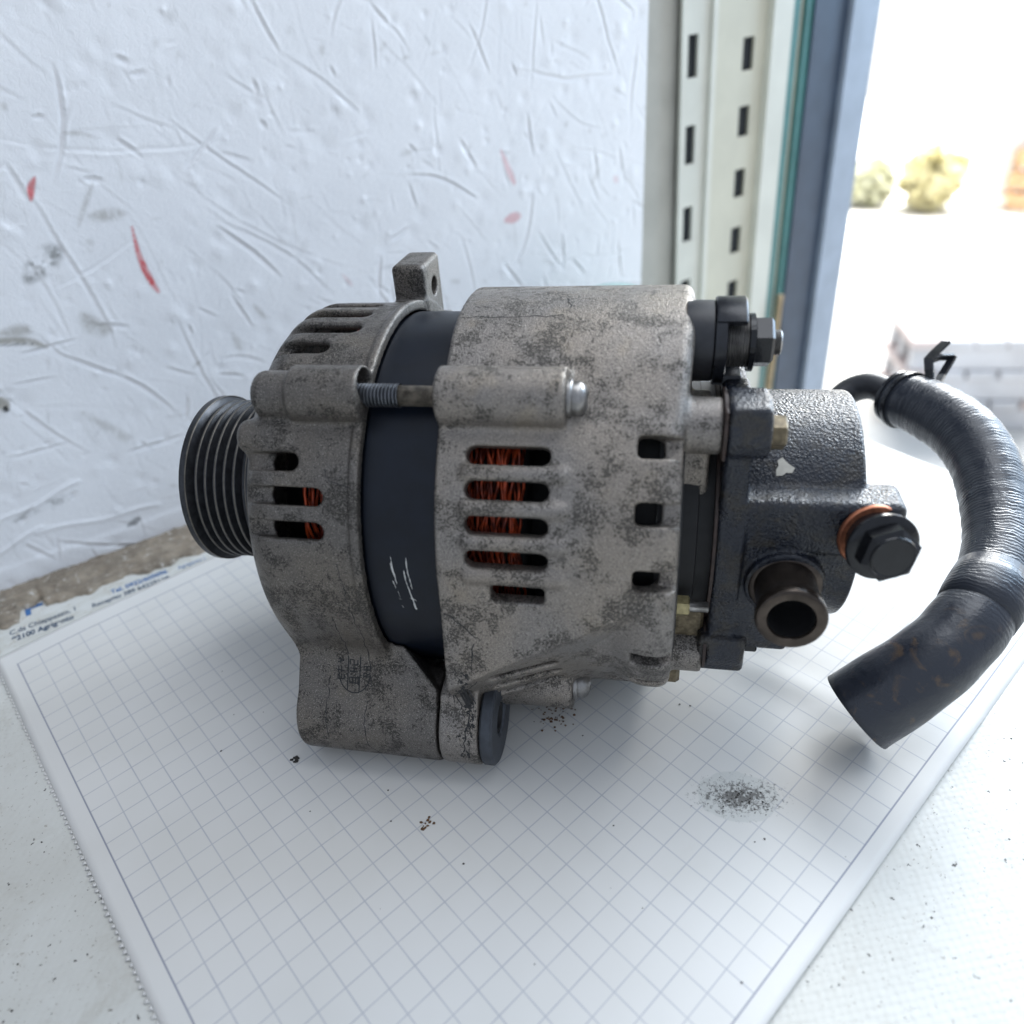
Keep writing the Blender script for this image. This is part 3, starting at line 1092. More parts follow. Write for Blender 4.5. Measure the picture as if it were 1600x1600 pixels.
V, F = lathe(prof, 24, (0, TY, TZ - .05))
part('terminal_stud', V, F, 'steel', term, smooth=False)

# ---- hose, its pipe and spring clamp -------------------------------------------
HQ = [(21.21, 11.57, -0.52, 1.26), (21.69, 10.73, -0.48, 1.37), (22.38, 9.90, -0.50, 1.43), (23.36, 8.06, -0.68, 1.46), (23.89, 5.98, -1.23, 1.43), (23.79, 3.48, -2.00, 1.36), (23.29, 0.99, -2.63, 1.34), (22.20, -1.43, -3.12, 1.38), (21.00, -3.03, -3.81, 1.45), (19.62, -4.04, -4.84, 1.52), (17.49, -4.72, -6.77, 1.68)]
HP = [q[:3] for q in HQ]
path4 = catmull(HQ, 10)
path = [p[:3] for p in path4]
n = len(path)
rad = []
for i in range(n):
    u = i / (n - 1)
    r = float(path4[i][3])
    r += (.016 * math.sin(i * 1.9) if u < .62 else .030 * math.sin(i * .55) * math.sin(i * .21))
    rad.append(r)
V, F, UV = sweep(path, rad, 40, False)
# rolled cut end and bore
e0 = len(V) - 40
c = np.mean(np.array(V[e0:]), axis=0)
prev = e0
tdir = np.array(path[-1]) - np.array(path[-3])
tdir /= np.linalg.norm(tdir)
for (sc_, back) in ((.97, .03), (.80, .02), (.74, -.05), (.72, -2.5), (.02, -2.6)):
    b = len(V)
    for k in range(40):
        p = c + (np.array(V[e0 + k]) - c) * sc_ + tdir * back
        V.append(tuple(p))
        UV.append((31, k / 40 * 6))
    for k in range(40):
        k2 = (k + 1) % 40
        F.append([prev + k, prev + k2, b + k2, b + k])
    prev = b
hose = part('rubber_hose', V, F, 'rubber', uv=UV)
hose['label'] = 'thick black oily rubber hose curving forward from the pump'
# sleeve joint half way down, with a side stub
j = path[int(n * .70)]
j2 = path[int(n * .67)]
V, F, UV = sweep([path[int(n * .66)], path[int(n * .69)], path[int(n * .72)], path[int(n * .75)]], [1.38, 1.47, 1.50, 1.44], 36)
part('hose_band', V, F, 'rubber', hose, uv=UV)
V, F, UV = sweep([j, (j[0] + 1.6, j[1] + .2, j[2] - .3), (j[0] + 3.6, j[1] - .1, j[2] - .5)], [.45, .42, .42], 16)
part('hose_stub', V, F, 'rubber', hose, uv=UV)
pp = catmull([(14.5, 3.2, -.6), (16.5, 6.5, -2.0), (17.9, 10.3, -2.0), (18.6, 12.2, -1.35), (19.34, 12.75, -.80), (20.3, 12.45, -.40), HP[0], HP[1]], 10)
V, F, UV = sweep(pp, .70, 24)
part('vacuum_pipe', V, F, 'plastic', pump)
# clamp bands
cd = Vector(HP[1]) - Vector(HP[0])
co = Vector(HP[0]) + cd * .10
V, F = merge(lathe([(0, 1.20), (0, 1.30), (.22, 1.30), (.22, 1.20)], 48, co, cd, True),
             lathe([(.52, 1.24), (.52, 1.34), (.74, 1.34), (.74, 1.24)], 48, co, cd, True),
             box(0, .74, -.3, .3, 1.25, 1.36))
V1, F1 = merge(lathe([(0, 1.20), (0, 1.38), (.20, 1.38), (.20, 1.20)], 48, co, cd, True),
               lathe([(.52, 1.24), (.52, 1.50), (.74, 1.50), (.74, 1.24)], 48, co, cd, True))
clamp = part('hose_clamp', V1, F1, 'clip', hose, angle=40)


def strip(pts, wdir, w, th, name, parent):
    """bent flat bar through pts"""
    P = [Vector(p) for p in pts]
    wd = Vector(wdir).normalized()
    V, F = [], []
    for i, p in enumerate(P):
        t_ = (P[min(i + 1, len(P) - 1)] - P[max(i - 1, 0)]).normalized()
        nn = t_.cross(wd).normalized()
        for a, b in ((-1, -1), (1, -1), (1, 1), (-1, 1)):
            V.append(tuple(p + wd * a * w / 2 + nn * b * th / 2))
    for i in range(len(P) - 1):
        for k in range(4):
            k2 = (k + 1) % 4
            F.append([i * 4 + k, i * 4 + k2, i * 4 + 4 + k2, i * 4 + 4 + k])
    F += [[0, 1, 2, 3][::-1], [(len(P) - 1) * 4 + k for k in range(4)]]
    return part(name, V, F, 'clip', parent, smooth=False)


ct = co + cd.normalized() * .6
strip([(22.35, 10.5, .78), (22.42, 11.2, 1.05), (22.40, 11.6, 1.45), (22.75, 11.9, 1.75), (23.25, 12.3, 2.10)], (.5, -.6, .2), .46, .15, 'clamp_tab', clamp)
strip([(22.75, 10.6, .62), (23.10, 11.3, .75), (23.55, 11.9, 1.30), (23.62, 12.0, 1.45)], (.6, -.5, .3), .36, .15, 'clamp_tab', clamp)
strip([(22.60, 11.6, 1.42), (23.0, 11.8, 1.50), (23.62, 12.0, 1.45)], (.2, -.3, 1), .34, .15, 'clamp_tab', clamp)

# ---- conforming marks: casting date stamp, cracks, scratches ---------------------
cam_l = Vector((9.404, -26.959, 16.731))


def stick(bvh, pts, w, lift=.012, wob=0.0, along=None):
    """a thin crusted line laid on a casting; pts are (x, y, z) guesses, snapped to the nearest surface"""
    P = catmull([tuple(p) for p in pts], 6) if len(pts) > 2 else [np.array(pts[0]) + (np.array(pts[1]) - np.array(pts[0])) * k / 6 for k in range(7)]
    V, F = [], []
    Q = []
    for p in P:
        q = Vector(tuple(p))
        if wob:
            q += Vector((random.uniform(-wob, wob), random.uniform(-wob, wob), random.uniform(-wob, wob)))
        hit, nr, _, _ = bvh.find_nearest(q) if along is None else bvh.ray_cast(q - along * 2.0, along)
        if hit is None:
            continue
        Q.append((hit, nr if nr.dot(cam_l - hit) > 0 else -nr))
    for i, (h, nr) in enumerate(Q):
        a = Q[max(i - 1, 0)][0]
        b = Q[min(i + 1, len(Q) - 1)][0]
        t_ = (b - a)
        if t_.length < 1e-6:
            t_ = Vector((0, 0, 1))
        sd = t_.cross(nr).normalized()
        ww = w * (1 + (random.uniform(-.5, .4) if wob else 0))
        V += [tuple(h - sd * ww / 2 + nr * lift * .3), tuple(h + nr * lift), tuple(h + sd * ww / 2 + nr * lift * .3)]
    for i in range(len(Q) - 1):
        F += [[i * 3, i * 3 + 1, i * 3 + 4, i * 3 + 3], [i * 3 + 1, i * 3 + 2, i * 3 + 5, i * 3 + 4]]
    return V, F


def cylpt(s, th, r=7.85):
    y, z = polar(th, r)
    return (s, y, z)


# date stamp on the foot: half circle, two bars and small stamped characters, read sideways
cx, cyy, czz = -2.05, -7.5, -4.18
ex, ez = Vector((1, 0, 0)), Vector((0, .72, .69)).normalized()
SD = Vector((0, .69, -.72)).normalized()


def st(u, v):
    return Vector((cx, cyy, czz)) + ex * u + ez * v


strokes = [[st(.66 * math.cos(R_(a)), .80 * math.sin(R_(a))) for a in range(185, 361, 12)],
           [st(-.27, .62), st(-.28, -.1), st(-.29, -.70)], [st(.24, .62), st(.22, -.1), st(.20, -.74)]]


def glyph(u0, v0, segs, sc=.30):
    for (a, b, c_, d_) in segs:
        strokes.append([st(u0 + a * sc, v0 + b * sc), st(u0 + (a + c_) / 2 * sc, v0 + (b + d_) / 2 * sc), st(u0 + c_ * sc, v0 + d_ * sc)])


two = [(0, 0, 0, .6), (0, .6, .5, .6), (.5, .6, .5, 0), (.5, 0, 1, 0), (1, 0, 1, .6)]       # a 2 lying on its side
glyph(-.20, .28, two, .32)
glyph(-.20, .02, [(0, 0, 1, 0), (0, .4, 1, .4), (.5, -.1, .5, .7)], .32)
glyph(-.20, -.42, [(0, 0, 1, 0), (0, .6, 1, .6), (0, 0, 0, .6), (.35, 0, .35, .6), (.7, 0, .7, .6), (1.05, -.2, 1.05, .8)], .34)
glyph(-.72, .35, [(0, 0, .9, .2), (.1, .4, .9, .3), (.4, -.2, .4, .6)], .30)
glyph(-.74, .02, [(0, .1, 1, 0), (.2, -.2, .2, .6), (.6, -.2, .6, .6)], .30)
glyph(-.70, -.30, [(0, 0, .9, 0), (0, 0, 0, .6), (.5, 0, .5, .6), (.9, 0, .9, .6)], .30)
glyph(.38, .12, [(0, 0, 1, 0), (0, .5, 1, .5), (0, 0, 0, .5), (.5, 0, .5, .5), (1, 0, 1, .5)], .26)
glyph(.38, -.14, [(0, 0, 1, 0), (0, .5, .5, .5), (0, 0, 0, .5), (.5, 0, .5, .5), (.5, .2, 1, .5)], .26)
parts = [stick(front_bvh, s, .050, .012, 0.0, SD) for s in strokes]
part('casting_stamp', *merge(*parts), 'mark', front_housing, smooth=False)['kind'] = 'stuff'
seams = [
    [cylpt(-1.55, 80), cylpt(-1.45, 90), cylpt(-1.42, 98), cylpt(-1.35, 106), (-1.45, -7.6, -3.4), (-1.3, -7.9, -4.6)],
    [cylpt(-2.3, 98), cylpt(-2.25, 106), (-2.3, -7.7, -3.4)],
    [cylpt(-2.1, 92), cylpt(-1.4, 94), cylpt(-.8, 95)],
    [(-1.5, -8.2, -5.0), (-1.55, -8.7, -6.0), (-1.45, -8.85, -6.9), (-1.1, -8.6, -7.5)],
    [(-3.1, -8.0, -4.2), (-3.15, -8.5, -5.2), (-3.1, -8.8, -6.6)],
    [cylpt(-.75, 60), cylpt(-1.7, 58), cylpt(-1.9, 55)],
]
part('casting_seam', *merge(*[stick(front_bvh, s, .035, .008, .05) for s in seams]), 'mark', front_housing, smooth=False)['kind'] = 'stuff'
seams = [
    [cylpt(2.15, 92), cylpt(2.7, 95), cylpt(3.1, 98), cylpt(3.45, 100)],
    [cylpt(3.2, 101), (3.05, -7.9, -3.0), (2.8, -8.4, -4.3), (2.6, -8.8, -5.6), (2.5, -8.85, -6.6)],
    [(2.1, -8.5, -4.6), (2.5, -8.5, -4.6), (2.9, -8.3, -4.4)],
    [cylpt(5.9, 2, 8.5), cylpt(6.1, 8, 8.5)],
    [cylpt(2.2, 12, 8.5), cylpt(4.0, 12, 8.5), cylpt(5.9, 11.5, 8.5)],
]
part('casting_seam', *merge(*[stick(rear_bvh, s, .05, .010, .06) for s in seams]), 'mark', rear_housing, smooth=False)['kind'] = 'stuff'
blots = []
for k in range(110):
    s0 = random.choice(((2.6, 2.9), (2.3, 3.0)))
    x = random.uniform(*s0)
    zz = random.uniform(-6.8, -2.6)
    blots.append(stick(rear_bvh, [(x, -8.5, zz), (x + random.uniform(-.12, .12), -8.5, zz - random.uniform(.06, .22))], random.uniform(.02, .085), .010, .03))
part('crusted_grime', *merge(*blots), 'mark', rear_housing, smooth=False)['kind'] = 'stuff'

# scratches on the stator band
sc_parts = []
for (pts, w) in (([(.30, 78), (.33, 81), (.38, 84), (.42, 86.5)], .035), ([(.26, 80), (.32, 82), (.40, 84.5)], .05), ([(.28, 85.5), (.33, 87), (.36, 88)], .03),
                 ([(.86, 78), (.88, 82), (.93, 85), (.97, 88)], .025), ([(.74, 82), (.78, 85.5), (.86, 89), (.92, 92), (.95, 95)], .035),
                 ([(.84, 91), (.95, 91.5), (1.05, 92)], .05), ([(.90, 90.5), (.95, 93), (.98, 95.5)], .06), ([(.40, 91.5), (.50, 92)], .04),
                 ([(.46, 94), (.50, 95)], .06), ([(.42, 89), (.44, 91)], .025)):
    P = catmull([cylpt(a, b, 7.484) for a, b in pts], 5) if len(pts) > 2 else [np.array(cylpt(*p, 7.484)) for p in pts]
    Vv, Ff = [], []
    for i, p in enumerate(P):
        ww = w * random.uniform(.5, 1.3) * (0.25 if i in (0, len(P) - 1) else 1)
        for sgn in (-1, 1):
            Vv.append((p[0] + sgn * ww / 2 + random.uniform(-.012, .012), p[1], p[2]))
    for i in range(len(P) - 1):
        Ff.append([2 * i, 2 * i + 1, 2 * i + 3, 2 * i + 2])
    sc_parts.append((Vv, Ff))
part('scratch', *merge(*sc_parts), 'scratch', smooth=False)['kind'] = 'stuff'

# ------------------------------------------------------------------ the bench: table, wall, paper, litter
WALL = R_(32.04)
W1 = (-25.7536, 10.0821, 0.0)


def wl(along, dist, z=0.0):
    """point in the wall's frame: along it, out from it towards the viewer, up -> world"""
    return (W1[0] + along * math.cos(WALL) + dist * math.sin(WALL), W1[1] + along * math.sin(WALL) - dist * math.cos(WALL), z)


V, F = box(-70, 51.6, -95, .0, -3.0, -.06, .15)
table = build('table', V, F, 'table', None, False, loc=W1, rotz=WALL)
tag(table, kind='structure')

# wall: a real relief of scratches and dents
HX = .085
xs = np.arange(-6, 49.25, HX)
zs = np.arange(-2.8, 30, HX)
H = np.zeros((len(xs), len(zs)), np.float32)
CO = np.zeros((len(xs), len(zs), 4), np.float32)


def stamp(A, px, pz, amp, sg):
    r = int(3 * sg / HX) + 1
    i0, k0 = int((px - xs[0]) / HX), int((pz - zs[0]) / HX)
    a, b, c_, d_ = max(i0 - r, 0), min(i0 + r + 1, len(xs)), max(k0 - r, 0), min(k0 + r + 1, len(zs))
    if a >= b or c_ >= d_:
        return
    gx = (xs[a:b] - px)[:, None]
    gz = (zs[c_:d_] - pz)[None, :]
    g_ = np.exp(-(gx * gx + gz * gz) / (2 * sg * sg)).astype(np.float32)
    if amp < 0:
        A[a:b, c_:d_] = np.minimum(A[a:b, c_:d_], amp * g_)
    else:
        A[a:b, c_:d_] = np.maximum(A[a:b, c_:d_], amp * g_)


LIP = np.zeros_like(H)
GRV = np.zeros_like(H)
for k in range(640):
    x, z = RNG.uniform(-6, 49), RNG.uniform(0, 31)
    a = RNG.choice([RNG.normal(-1.2, .28), RNG.normal(-.75, .25), RNG.normal(-1.57, .12), RNG.uniform(-3.14, 0), RNG.normal(-.15, .2)])
    L = RNG.gamma(1.3, 1.7) + .25
    curv = RNG.normal(0, .055)
    dep = .007 + .075 * RNG.random() ** 3
    sg = RNG.uniform(.065, .105)
    for s in np.arange(0, L, .06):
        f = math.sin(math.pi * min(max(s / L, .03), .97)) ** .5
        stamp(GRV, x, z, -dep * f, sg)
        stamp(LIP, x +   .13 * math.cos(a + 1.57), z + .13 * math.sin(a + 1.57), dep * .8 * f, sg * .9)
        x += .06 * math.cos(a)
        z += .06 * math.sin(a)
        a += curv * .06 + RNG.normal(0, .02)
for k in range(700):
    x, z = RNG.uniform(-6, 49), RNG.uniform(0, 30)
    s = RNG.uniform(.08, .34)
    (stamp(GRV, x, z, -RNG.uniform(.012, .055), s) if RNG.random() < .6 else stamp(LIP, x, z, RNG.uniform(.012, .06), s))
H = GRV + LIP * (GRV > -.02)
# a lifted coat of paint along the foot of the wall
led = 1.5 + .05 * np.sin(xs * .7) + .03 * np.sin(xs * 2.1 + 1)
H += (.05 / (1 + np.exp((zs[None, :] - led[:, None]) / .06))).astype(np.float32)
for (x0_, z0_, x1_, z1_) in ((-2, 1.9, 3.4, 3.2), (3.0, 3.0, 9.5, 2.2), (1.0, 4.2, 6.0, 5.2)):
    for q in np.linspace(0, 1, 160):
        stamp(H, x0_ + (x1_ - x0_) * q, z0_ + (z1_ - z0_) * q + .1 * math.sin(q * 9), .05, .09)


def vnoise(cell):
    a = RNG.random((int((xs[-1] - xs[0]) / cell) + 3, int((zs[-1] - zs[0]) / cell) + 3))
    fx, fz = (xs - xs[0]) / cell, (zs - zs[0]) / cell
    i0_, k0_ = fx.astype(int), fz.astype(int)
    u_, v_ = (fx - i0_)[:, None], (fz - k0_)[None, :]
    u_, v_ = u_ * u_ * (3 - 2 * u_), v_ * v_ * (3 - 2 * v_)
    A = lambda p_, q_: a[(i0_ + p_)[:, None], (k0_ + q_)[None, :]]
    return (A(0, 0) * (1 - u_) + A(1, 0) * u_) * (1 - v_) + (A(0, 1) * (1 - u_) + A(1, 1) * u_) * v_


BREAK = np.clip((.40 * vnoise(.9) + .35 * vnoise(.35) + .25 * vnoise(.16) - .36) / .20, 0, 1)


def paint(pts, w, col, alpha, rough=.0, step=.05):
    P = catmull([(a, b, 0) for a, b in pts], 12) if len(pts) > 2 else [np.array((pts[0][0] + (pts[-1][0] - pts[0][0]) * k / 14, pts[0][1] + (pts[-1][1] - pts[0][1]) * k / 14, 0)) for k in range(15)]
    n_ = len(P)
    for i, p in enumerate(P):
        ww = w * (.30 + .85 * math.sin(math.pi * (.12 + .76 * i / (n_ - 1))) * (.6 + .4 * i / (n_ - 1)))
        r = int(ww / HX) + 2
        i0, k0 = int((p[0] - xs[0]) / HX), int((p[1] - zs[0]) / HX)
        for ii in range(max(i0 - r, 0), min(i0 + r + 1, len(xs))):
            for kk in range(max(k0 - r, 0), min(k0 + r + 1, len(zs))):
                dd = math.hypot(xs[ii] - p[0], zs[kk] - p[1])
                al = alpha * min(1, max(0, (ww - dd) / (.10 + ww * (.45 if rough > .2 else .1))))
                if rough:
                    al *= 1 - min(1, rough * 1.6) * (1 - BREAK[ii, kk])
                    al *= 1 - .35 * RNG.random() * rough
                if al > CO[ii, kk, 3]:
                    CO[ii, kk] = (*col, al)


RED = (.60, .045, .05)
paint([(9.6, 20.8), (9.3, 20.4), (9.1, 19.9)], .22, RED, .9, .1)
paint([(13.1, 17.9), (13.0, 16.4), (13.15, 15.2), (13.35, 14.5)], .24, RED, .95, .20)
paint([(36.4, 18.6), (36.9, 17.4), (37.3, 16.5)], .30, RED, .40, .12)
paint([(36.4, 14.25), (37.5, 14.35)], .42, RED, .45, .2)
paint([(24.0, 13.2), (24.5, 12.4)], .2, RED, .16)
paint([(46.2, 15.6), (46.5, 15.3)], .3, RED, .2)
GR, BR, BK = (.16, .16, .15), (.30, .28, .235), (.03, .03, .028)
paint([(7.7, 16.4), (8.5, 17.0), (9.3, 17.4)], .75, GR, .75, .72)
paint([(4.6, 13.9), (5.4, 13.75), (6.4, 13.5), (7.2, 13.0)], .34, BR, .85, .25)
paint([(4.6, 13.75), (5.6, 13.5), (6.6, 13.3), (7.2, 12.9)], .13, BK, .8, .2)
paint([(5.6, 14.1), (6.8, 14.0)], .45, BR, .6, .5)
paint([(9.4, 14.1), (9.7, 13.4), (10.3, 13.2)], .62, BR, .55, .35)
paint([(4.3, 10.9), (4.3, 10.4)], .36, BR, .9, .1)
paint([(4.3, 10.5), (4.32, 10.25)], .22, BK, 1.0)
paint([(7.6, 9.0), (8.6, 7.7), (9.4, 6.6)], .42, BR, .38, .4)
paint([(12.0, 20.2), (11.4, 19.4), (10.7, 18.4)], .2, BR, .5, .3)
paint([(12.9, 18.6), (12.4, 18.65), (11.4, 18.7)], .42, BR, .55, .35)
paint([(12.9, 22.1), (12.2, 22.4), (11.5, 22.5)], .17, BR, .6, .3)
paint([(2.4, 4.1), (3.9, 4.5), (5.4, 4.5)], .40, GR, .55, .6)
paint([(7.5, 1.5), (8.2, 1.75)], .26, BK, .8, .2)
paint([(16.6, 11.3), (16.8, 10.2)], .3, BR, .35, .3)
paint([(18.2, 12.6), (18.7, 11.7)], .22, BR, .55, .3)
for k in range(110):
    x, z = RNG.uniform(-5, 49), RNG.uniform(.3, 30)
    paint([(x, z), (x + RNG.normal(0, .4), z + RNG.normal(0, .3))], RNG.uniform(.07, .26), BR if RNG.random() < .75 else GR, RNG.uniform(.18, .55), .35)

X2, Z2 = np.meshgrid(xs, zs, indexing='ij')
Vw = np.stack([X2.ravel(), -H.ravel(), Z2.ravel()], 1)
nx_, nz_ = len(xs), len(zs)
ii = (np.arange(nx_ - 1)[:, None] * nz_ + np.arange(nz_ - 1)[None, :]).ravel()
Fw = np.stack([ii, ii + nz_, ii + nz_ + 1, ii + 1], 1)
# back and side faces give the wall its thickness
nb = len(Vw)
Vw = np.concatenate([Vw, [(xs[0], 6, zs[0]), (xs[-1], 6, zs[0]), (xs[-1], 6, zs[-1]), (xs[0], 6, zs[-1])]])
wall = build('wall', Vw, Fw, 'wall', None, True, loc=W1, rotz=WALL)
tag(wall, kind='structure')
at = wall.data.attributes.new('stain', 'FLOAT_COLOR', 'POINT')
cc = np.zeros((len(Vw), 4), np.float32)
cc[:nb] = CO.reshape(-1, 4)
at.data.foreach_set('color', cc.ravel())
V, F = box(-70, 49.15, .15, 8, -90, 60)
wb = build('wall_core', V, F, 'panel', wall, False)
V, F = box(-70, -5.98, -.02, .14, -2.8, 60)
build('wall_face', V, F, 'wall', wall, False)
V, F = box(-6, 49.2, -.02, .14, 29.85, 60)
build('wall_face', V, F, 'wall', wall, False)

# weathered strip at the wall's foot
bx = np.arange(-15, 49, .16)
nv = 27
BV, BF = [], []
ph = RNG.uniform(0, 6.28, 12)
for i, x in enumerate(bx):
    w_ = 3.25 + .22 * math.sin(x * .55 + ph[0]) + .20 * math.sin(x * 1.7 + ph[1]) + .13 * math.sin(x * 4.3 + ph[2]) + .05 * RNG.normal()
    if .7 < x < 2.1:
        w_ -= 1.0
    for k in range(nv):
        v = k / (nv - 1)
        crest = math.sin(math.pi * min(1, v ** .7 * .92 + .08))
        lump = .5 + .5 * math.sin(x * 1.9 + v * 6 + ph[3]) * math.sin(x * .8 - v * 9 + ph[4])
        hgt = .10 + .30 * crest + .16 * crest * lump + RNG.normal(0, .030)
        BV.append((x, -.02 - v * w_, hgt if k < nv - 1 else -.03))
for i in range(len(bx) - 1):
    for k in range(nv - 1):
        BF.append([i * nv + k, i * nv + k + 1, (i + 1) * nv + k + 1, (i + 1) * nv + k])
batten = build('filler_strip', BV, BF, 'batten', None, True, loc=W1, rotz=WALL)
tag(batten, 'rough brown weathered filler strip along the foot of the white wall', 'filler')

# printed card strip of the old desk pad
CVV, CFF = [], []
cxs = np.arange(-9, 47, .3)
for x in cxs:
    for k in range(8):
        v = k / 7
        CVV.append((x, -(1.2 + 5.6 * v), -.038 + .005 * math.sin(x * 1.1 + v * 5)))
for i in range(len(cxs) - 1):
    for k in range(7):
        CFF.append([i * 8 + k, i * 8 + k + 1, i * 8 + 9 + k, i * 8 + 8 + k])
card = build('pad_strip', CVV, CFF, 'card', None, True, loc=W1, rotz=WALL)
tag(card, 'soiled torn card strip with a blue printed address beside the squared sheet', 'desk pad')
card.modifiers.new('thickness', 'SOLIDIFY').thickness = .012 * S


def text_on(body, along, dist, size, mat, bold=0.0, z=.055, parent=None, width=None):
    cu = bpy.data.curves.new('printed_text', 'FONT')
    cu.body = body
    cu.size = size * S
    cu.offset = bold * S
    tmp = bpy.data.objects.new('tmp_text', cu)
    COL.objects.link(tmp)
    bpy.context.view_layer.update()
    dg = bpy.context.evaluated_depsgraph_get()
    me = bpy.data.meshes.new_from_object(tmp.evaluated_get(dg))
    COL.objects.unlink(tmp)
    bpy.data.objects.remove(tmp)
    if width:
        wmax = max(v.co.x for v in me.vertices)
        for v in me.vertices:
            v.co.x *= width * S / wmax
    me.materials.clear()
    me.materials.append(M[mat])
    o = bpy.data.objects.new('printed_text', me)
    COL.objects.link(o)
    o.parent = parent
    o.location = (along * S, -dist * S, z * S)
    return o


text_on('C.da Chiappazzo, 1', .15, 4.42, .62, 'ink', .004, -.020, card, 3.25)
text_on('92100 Agrigento', .22, 5.12, .62, 'ink', .016, -.020, card, 3.0)
text_on('Tel. 0922/605096', 5.30, 4.15, .58, 'ink_blue', .012, -.020, card, 3.1)
text_on('Recapito 389 6422911', 4.2, 4.80, .56, 'ink', .008, -.020, card, 3.85)
text_on('Agrigento (', 9.0, 4.25, .5, 'ink_blue', 0, -.020, card, 1.6)
V, F = lathe([(0, .001), (0, .15), (-.01, .15)], 16, (8.25, -4.65, -.018), (0, 0, 1))
build('printed_dot', V, F, 'ink', card, False)
V, F = merge(box(1.05, 1.32, -3.15, -2.35, -.028, -.020), box(1.32, 1.95, -2.62, -2.35, -.028, -.020))
build('printed_letter', V, F, 'ink_blue', card, False)

# squared paper sheet ---------------------------------------------------------
PX = 39.86
O_G = (14 * .76761689 + 17 * .64090897, 14 * .64090897 - 17 * .76761689)
pl = (-O_G[0], -O_G[1], .0)
A0, A1, B0, B1 = -.80, 46.6, -1.30, 34.7


def pz(a, b):
    e = max(0, 1 - (a - A0) / 3.0) ** 2 * .03
    base = .075 + .05 * math.sin(a * .19 + b * .13) + .035 * math.sin(a * .41 - b * .29 + 1)
    flat = math.exp(-(((a - 11) / 7) ** 2 + ((b - 19) / 6) ** 2))
    ridge = .30 * math.exp(-(((a - b * .18 - 20.0) / .9) ** 2)) * math.exp(-((b - 28) / 2.6) ** 2) * .5
    far = .05 * math.sin((a - 24) * .8) * max(0, min(1, (a - 24) / 6))
    q = min(1, max(0, (b - 29.5) / 5.5))
    curl = .10 * q * q * (3 - 2 * q) * max(0, min(1, (34 - a) / 10))
    ed_ = max(0, 1 - (a - A0) / 4.0) + max(0, 1 - (B1 - b) / 3.0) * .7
    return max(-.005 if b < 2 else -.035, base * (1 - flat * .8) + ridge + far + curl - .12 * ed_)


na, nb_ = 160, 124
aa = np.linspace(A0, A1, na)
bb_ = np.linspace(B0, B1, nb_)
PV, PF = [], []
for a in aa:
    for b in bb_:
        PV.append((a, -b, pz(a, b)))
for i in range(na - 1):
    for k in range(nb_ - 1):
        PF.append([i * nb_ + k, i * nb_ + k + 1, (i + 1) * nb_ + k + 1, (i + 1) * nb_ + k])
# perforated teeth on the torn-off edge
b = B0 + .1
while b < B1 - .3:
    i0 = len(PV)
    w_ = .30
    z0 = pz(A0, b)
    dpt = random.uniform(.07, .13)
    PV += [(A0 + .005, -b, z0), (A0 - dpt, -(b + .06), z0), (A0 - dpt, -(b + .16), z0), (A0 + .005, -(b + .22), z0)]
    PF.append([i0 + 3, i0 + 2, i0 + 1, i0])
    b += w_
sheet = build('paper_sheet', PV, PF, 'paper', None, True, loc=pl, rotz=R_(PX))
tag(sheet, 'large white squared paper sheet with perforated left edge under the alternator', 'paper')
sheet.modifiers.new('thickness', 'SOLIDIFY').thickness = .012 * S


def gw(a, b, z=0.0):
    c_, s_ = math.cos(R_(PX)), math.sin(R_(PX))
    return (pl[0] + a * c_ + b * s_, pl[1] + a * s_ - b * c_, z)


def crumb(n_, rmin, rmax, pts, spread, seed):
    rg = np.random.default_rng(seed)
    parts_ = []
    for (a, b) in pts:
        for k in range(n_):
            da, db = rg.normal(0, spread, 2)
            r = rg.uniform(rmin, rmax)
            x, y, _ = gw(a + da, b + db)
            z0 = pz(a + da, b + db) + .012 if A0 < a + da < A1 and B0 < b + db < B1 else -.055
            vv = []
            for lev, sc_ in ((0, 1), (.5, .85), (.9, .3)):
                for j_ in range(5):
                    an = j_ * 1.257 + rg.uniform(-.3, .3)
                    vv.append((x + r * sc_ * math.cos(an) * rg.uniform(.6, 1.4), y + r * sc_ * math.sin(an) * rg.uniform(.6, 1.2), z0 + r * lev * .45))
            ff = [[l * 5 + j_, l * 5 + (j_ + 1) % 5, l * 5 + 5 + (j_ + 1) % 5, l * 5 + 5 + j_] for l in (0, 1) for j_ in range(5)]
            ff.append([10, 11, 12, 13, 14])
            parts_.append((vv, ff))
    return merge(*parts_)


V, F = crumb(16, .015, .07, [(16.4, 21.5), (16.7, 21.9), (15.9, 21.8), (16.75, 22.1)], .33, 3)
o = build('rust_flakes', V, F, 'flake', None, False)
tag(o, 'small rusty flakes fallen beneath the foot washer', 'grit', kind='stuff')
V, F = crumb(7, .04, .14, [(7.25, 15.8)], .14, 5)
o = build('grime_clump', V, F, 'grit', None, False)
tag(o, 'small dark clump of grime on the sheet left of the foot', 'grit', kind='stuff')
V, F = crumb(6, .03, .10, [(9.25, 22.02), (9.62, 22.13)], .10, 6)
o = build('rust_crumbs', V, F, 'flake', None, False)
tag(o, 'short line of reddish crumbs on the paper below the foot', 'grit', kind='stuff')
pts = [(18.4, 29.6), (18.7, 29.9), (18.1, 29.5), (19.0, 29.9), (18.6, 30.4)]
V, F = crumb(16, .012, .042, pts, .26, 8)
o = build('oily_grit', V, F, 'grit', None, False)
tag(o, 'black gritty specks in the middle of the oil spot', 'grit', kind='stuff')
rg = np.random.default_rng(11)
pts = [(rg.uniform(4, 40), rg.uniform(8, 34)) for k in range(60)] + [(19.37, 33.6), (17.77, 31.66), (20.67, 25.71), (17.4, 31.2)]
pts += [(rg.uniform(-9, -1.5), rg.uniform(0, 30)) for k in range(120)] + [(rg.uniform(10, 32), rg.uniform(35.8, 42)) for k in range(70)]
